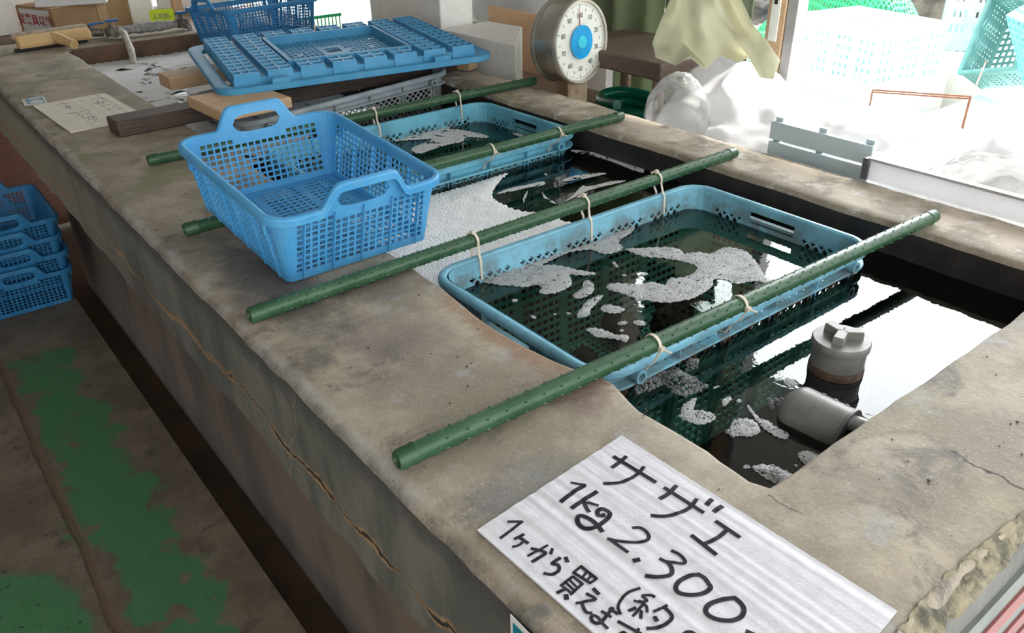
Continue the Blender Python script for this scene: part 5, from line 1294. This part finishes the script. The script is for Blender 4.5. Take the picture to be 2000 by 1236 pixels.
# bench
bn = thing('work_bench', 'worn dark wooden bench with round legs beside the scale', 'bench', (2.0, 1.865, FZ))
BT = 0.105 - FZ
MB().box((0, 0, BT - 0.028), (0.34, 0.47, 0.052)).build('bench_top', M['bench'], bn, bevel=0.006)
for (x, y) in ((-0.140, -0.205), (0.142, -0.205), (-0.140, 0.205), (0.142, 0.205)):
    MB().cyl((x, y, 0), (x, y, BT - 0.05), 0.019, 14).build('leg', M['wood_br'], bn, smooth=True, sharp=40)
# hose coil
hs = MB(); pts = []
for i in range(200):
    a = i / 200 * 2 * pi * 4.5; pts.append((2.0 + (0.088 + 0.008 * sin(a * 1.3)) * cos(a), 1.865 + (0.150 + 0.015 * cos(a * 0.7)) * sin(a), -0.215 + 0.030 * i / 200 * 4.5 + 0.010 * sin(a * 2)))
hs.tube(pts, 0.018, 12)
hc = hs.build('garden_hose', M['hose'], smooth=True, sharp=60); tag(hc, 'coil of shiny dark green hose under the bench behind the ledge', 'hose')
tag(MB().box((2.0, 1.865, FZ + 0.247), (0.23, 0.36, 0.49)).build('storage_box', M['wood_dk'], bevel=0.004), 'dark box carrying the green hose coil under the bench', 'box')
# curtain
cu = MB(); rows = []
for j in range(13):
    z = FZ + 0.15 + 1.5 * j / 12
    rows.append([Vector((2.52 + 0.035 * sin(i * 0.55 + 0.5 * sin(j * 0.3)), 1.85 + 1.35 * i / 90, z)) for i in range(91)])
cu.loft(rows, cap=False, close=False); o = cu.build('curtain', M['curtain'], smooth=True, sharp=180); tag(o, 'sage green curtain hanging in folds behind the bench', 'curtain')
m_ = o.modifiers.new('thick', 'SOLIDIFY'); m_.thickness = 0.003
tag(MB().box((2.44, 2.60, -0.43), (0.04, 0.30, 0.60)).build('white_board', M['white_pnl'], bevel=0.003), 'white board standing behind the scale post, left of the curtain', 'board')
# tarp
Lf = [(1330, -60), (1308, 0), (1290, 40), (1274, 85), (1280, 112)]
Rt = [(1425, -60), (1448, 0), (1472, 50), (1500, 82), (1524, 118)]
Bt = [(1282, 112), (1332, 128), (1360, 112), (1392, 136), (1424, 108), (1466, 122), (1496, 110), (1500, 150), (1524, 154), (1522, 118)]
def poly_at(L, t):
    k = t * (len(L) - 1); i = min(int(k), len(L) - 2); f = k - i; return (L[i][0] + (L[i + 1][0] - L[i][0]) * f, L[i][1] + (L[i + 1][1] - L[i][1]) * f)
tm = MB(); rows = []; nu, nv = 90, 60
for j in range(nv + 1):
    v = j / nv; l = poly_at(Lf, v); r_ = poly_at(Rt, v); row = []
    for i in range(nu + 1):
        u = i / nu; px = l[0] + (r_[0] - l[0]) * u; py = l[1] + (r_[1] - l[1]) * u
        hem = poly_at(Bt, u); base_ = (Lf[-1][0] + (Rt[-1][0] - Lf[-1][0]) * u, Lf[-1][1] + (Rt[-1][1] - Lf[-1][1]) * u)
        py += (hem[1] - base_[1]) * v ** 2; px += (hem[0] - base_[0]) * v ** 2 * 0.5
        fold = 0.045 * sin(u * 9 + 3.2 * v - 0.5) + 0.020 * sin(u * 17 - 5 * v + 1) + 0.020 * sin(u * 5 - 8 * v) + 0.03 * noise.noise(Vector((u * 3.2, v * 3.0, 4.4)))
        row.append(at(px, py, x=1.795 - 0.02 * v + fold * (0.5 + 0.5 * v)))
    rows.append(row)
tm.loft(rows, cap=False, close=False); o = tm.build('tarp', M['cloth'], smooth=True, sharp=180); tag(o, 'khaki green tarp draped in folds over the end of the bench', 'tarp')
m_ = o.modifiers.new('thick', 'SOLIDIFY'); m_.thickness = 0.002
# sliding door at the window post
dr = struct(thing('door_1', None, None, (2.2, 1.46, 0)))
stile = MB().box((0, 0.048, 0.5), (0.035, 0.062, 2.4)).build('wooden_stile', M['wood_lt'], dr, bevel=0.003)
MB().box((0.01, -0.004, 0.5), (0.05, 0.036, 2.4)).build('metal_jamb', M['alu'], dr, bevel=0.003)
MB().box((0, 0.28, 0.5), (0.006, 0.44, 2.4)).build('pane', M['glass'], dr)
MB().box((-0.019, 0.050, 0.27), (0.004, 0.030, 0.26)).build('lock_plate', M['dial'], stile, bevel=0.001)
MB().box((-0.022, 0.050, 0.26), (0.004, 0.010, 0.03)).build('lock_slot', M['dark'], stile)

# low sash on the ledge
sa = thing('window_sash', 'white panelled low window sash standing on the outer ledge of the tank', 'sash', (1.672, 0, 0.001))
MB().box((0, 0.44, 0.023), (0.010, 0.85, 0.044)).build('panel', M['white_pnl'], sa)
MB().box((0, 0.868, 0.024), (0.022, 0.016, 0.047)).build('end_post', M['alu_dk'], sa, bevel=0.002)
MB().box((0, 0.435, 0.047), (0.018, 0.86, 0.006)).build('top_rail', M['alu'], sa, bevel=0.001)

# plastic bags and sheet behind the ledge
bag('plastic_bag', 'clear crumpled plastic bag against the bench leg, left of the white sheet', 'bag', (1.795, 1.525, -0.045), (0.085, 0.10, 0.145), M['bag'], 0.007, 24, 1.7, 120, 70)
RIDGE = [(1.85, -0.08), (1.741, 0.030), (1.603, 0.080), (1.455, 0.085), (1.343, 0.040), (1.209, 0.020), (1.024, 0.045), (0.886, 0.030), (0.82, 0.00), (0.721, 0.07), (0.5, 0.05), (0.18, 0.0)]
def ridge(y):
    for (ya, za), (yb, zb_) in zip(RIDGE, RIDGE[1:]):
        if yb <= y <= ya: return za + (zb_ - za) * (ya - y) / (ya - yb)
    return 0.0
def heap(u, v):
    y = 1.62 - 1.40 * u; x = 1.745 + 0.50 * v
    yr = y + 0.10 * (1 - v) * 0            # ridge profile given on x = 2.05
    k = min(1.0, v / 0.55); lo = -0.135
    up = ridge(yr * (2.05 / max(x, 1.9)) if False else yr) - lo
    sh_ = sin(k * pi / 2) if v < 0.55 else cos((v - 0.55) / 0.45 * pi * 0.42)
    return (x, y, lo + up * sh_)
hp_ = MB(); hp_.loft(crumple(110, 60, heap, 0.03, 7, 5.5), cap=False, close=False)
o = hp_.build('plastic_sheet', M['film'], smooth=True, sharp=28); tag(o, 'white sunlit plastic sheeting heaped behind the tank ledge', 'plastic sheet')
m_ = o.modifiers.new('thick', 'SOLIDIFY'); m_.thickness = 0.0015
sl = thing('slatted_crate', 'grey-blue slatted crate behind the ledge, veiled by plastic film', 'crate', (1.715, 1.018, -0.129), (0, 0, 0))
for k in range(4): MB().box((0, 0, 0.022 + 0.049 * k), (0.012, 0.27, 0.043)).build('slat', M['slat'], sl, bevel=0.002)
for y in (-0.12, 0.0, 0.12): MB().box((0.012, y, 0.10), (0.012, 0.02, 0.20)).build('upright', M['slat'], sl)
bag('plastic_bag', 'grey crumpled plastic bag behind the sash at the right edge', 'bag', (1.80, 0.60, -0.02), (0.07, 0.20, 0.09), M['bag'], 0.02, 14, 8.7, 80, 40)

# ------------------------------------------------------------------ yard outside
def simple_crate(label, mat, L, D, Hh, loc, rot, name='plastic_crate'):
    root = thing(name, label, 'crate', loc, rot)
    n_l, n_d = 16, 12
    for k, (sx, sy) in enumerate(((0, -1), (1, 0), (0, 1), (-1, 0))):
        ln = L if sx == 0 else D; nn = n_l if sx == 0 else n_d
        nrm = Vector((sx, sy, 0)); tdir = Vector((-sy, sx, 0)); o0 = nrm * ((D if sx == 0 else L) / 2)
        w = MB(); w.panel(lambda i, j: (o0 + tdir * (-ln / 2 + ln * i / nn) + Vector((0, 0, Hh * j / 8)), nrm), nn, 8, lambda i, j: ('r', 0.24) if 1 <= j <= 5 and i % 4 != 3 else None, 0.006)
        w.build('side_panel', mat, root)
    rm = MB(); P, _ = rr(L, D, 0.01, 4, 4, 3); rm.tube([Vector((p.x, p.y, Hh)) for p in P], 0.014, 8, closed=True, up=(0, 0, 1)); rm.build('rim', mat, root, smooth=True)
    b = MB(); b.panel(lambda i, j: (Vector((-L / 2 + L * i / 12, -D / 2 + D * j / 9, 0.004)), Vector((0, 0, 1))), 12, 9, lambda i, j: ('r', 0.2), 0.005); b.build('base_grid', mat, root)
    return root
base_b = MB().box((4.30, 2.42, FZ + 0.115), (0.70, 0.60, 0.23)).build('styrofoam_box', M['styro'], bevel=0.01); tag(base_b, 'white foam box in the yard under the upturned pale crate', 'box')
simple_crate('big pale cyan crate upturned in the sunny yard, left of the window', M['tote'], 0.60, 0.50, 0.36, (4.30, 2.40, FZ + 0.60), (pi, 0, radians(78)))
tp = MB(); tp.box((0, 0, 0), (0.60, 0.50, 0.012)); 
simple_crate('blue crate lying on its side in the yard at the right', M['cyan'], 0.52, 0.36, 0.26, (4.55, 1.60, FZ + 0.42), (radians(10), radians(58), radians(-25)))
simple_crate('dull teal basket leaning in the yard behind the blue crate', M['teal'], 0.44, 0.32, 0.20, (5.0, 1.86, FZ + 0.42), (radians(-28), radians(-55), radians(10)))
simple_crate('white perforated crate standing on end at the top right in the yard', M['tote'], 0.5, 0.36, 0.66, (5.35, 2.28, FZ + 0.345), (0, 0, radians(30)))
tag(MB().box((5.35, 2.28, FZ + 0.17), (0.55, 0.45, 0.34)).build('styrofoam_box', M['styro'], bevel=0.01), 'white foam box in the yard under the tall perforated crate', 'box')
tag(MB().box((4.72, 1.70, FZ + 0.09), (0.85, 0.55, 0.175)).build('styrofoam_box', M['styro'], bevel=0.01), 'white foam slab in the yard under the blue crate and teal basket', 'box')
# green net heap
nh = MB(); rows = []
NU, NV = 54, 34
def net_pt(i, j):
    u, v = i / NU, j / NV
    return Vector((4.95 + 0.9 * v, 3.75 - 1.15 * u, FZ + 0.05 + 0.66 * sin(pi * min(1, max(0, u))) ** 0.6 * sin(pi * v) ** 0.5 + 0.06 * noise.noise(Vector((u * 6, v * 6, 0)))))
nh.panel(lambda i, j: (net_pt(i, j), Vector((0, 0, 1))), NU, NV, lambda i, j: ('d', 0.78) if (i + j) % 2 else ('r', 0.16), 0.004)
tag(nh.build('fishing_net', M['net']), 'heap of bright green fishing net in the yard behind the pale crate', 'net')
# rock bank
rk = MB(); rows = []
for j in range(25):
    v = j / 24
    rows.append([Vector((6.6 + 0.8 * v + 0.25 * noise.noise(Vector((i * 0.35, j * 0.35, 3))), 5.5 - 8.5 * i / 60, FZ + 0.9 * v + 0.18 * noise.noise(Vector((i * 0.4, j * 0.4, 8))))) for i in range(61)])
rk.loft(rows, cap=False, close=False); tag(rk.build('rock_bank', M['rock'], smooth=True), 'dark rocky bank along the back of the yard', 'rock')
wf = MB()
for (a, b) in (((3.62, 1.93, FZ), (3.62, 1.93, -0.32)), ((3.62, 1.93, -0.32), (3.75, 1.55, -0.30)), ((3.75, 1.55, -0.30), (3.75, 1.55, FZ)), ((3.66, 1.95, FZ), (3.66, 1.95, -0.34)), ((3.66, 1.95, -0.34), (3.79, 1.57, -0.32)), ((3.79, 1.57, -0.32), (3.79, 1.57, FZ)), ((3.75, 1.55, -0.31), (4.3, 1.75, -0.26))):
    wf.cyl(a, b, 0.004, 8)
tag(wf.build('wire_frame', M['wire'], smooth=True), 'rusty wire frame standing between the crates in the yard', 'frame')
mg = thing('white_bucket', 'white handled bucket in the yard beside the green net', 'bucket', (4.78, 2.36, FZ + 0.25))
MB().lathe((0, 0, 0), (0, 0, 1), [(0, 0), (0.10, 0), (0.13, 0.24), (0.12, 0.24), (0.095, 0.01), (0, 0.01)], 28).build('body', M['styro'], mg, smooth=True, sharp=40)
hd = MB(); hd.tube([(0.12 + 0.06 * sin(pi * k / 10), -0.02, 0.20 - 0.12 * k / 10) for k in range(11)], 0.012, 8); hd.build('handle', M['styro'], mg, smooth=True)
tag(MB().box((4.78, 2.36, FZ + 0.12), (0.4, 0.3, 0.24)).build('styrofoam_box', M['styro'], bevel=0.01), 'white foam box in the yard under the bucket', 'box')
pg = MB(); pg.cyl((6.0, 2.75, -0.02), (6.3, 2.30, 0.02), 0.014, 10); pg.cyl((6.3, 2.30, 0.02), (6.3, 2.30, FZ), 0.012, 8); pg.cyl((6.0, 2.75, -0.02), (6.0, 2.75, FZ), 0.012, 8)
tag(pg.build('pole_rail', M['pole'], smooth=True), 'thin green rail in the yard before the rocks', 'rail')
# bits of grit and straw on the worktop
gr = MB()
for i in range(120):
    x = random.uniform(0.36, 0.66); y = random.uniform(0.3, 2.0)
    if random.random() < 0.25: x, y = random.uniform(0.68, 1.4), random.uniform(0.20, 0.36)
    s_ = random.uniform(0.0006, 0.0018); gr.box((x, y, s_ * 0.5), (s_ * random.uniform(1, 2.4), s_, s_), Euler((0, 0, random.uniform(0, 3))).to_matrix())
tag(gr.build('grit', M['rust']), 'specks of grit and debris scattered on the tank rim', 'grit', kind='stuff')
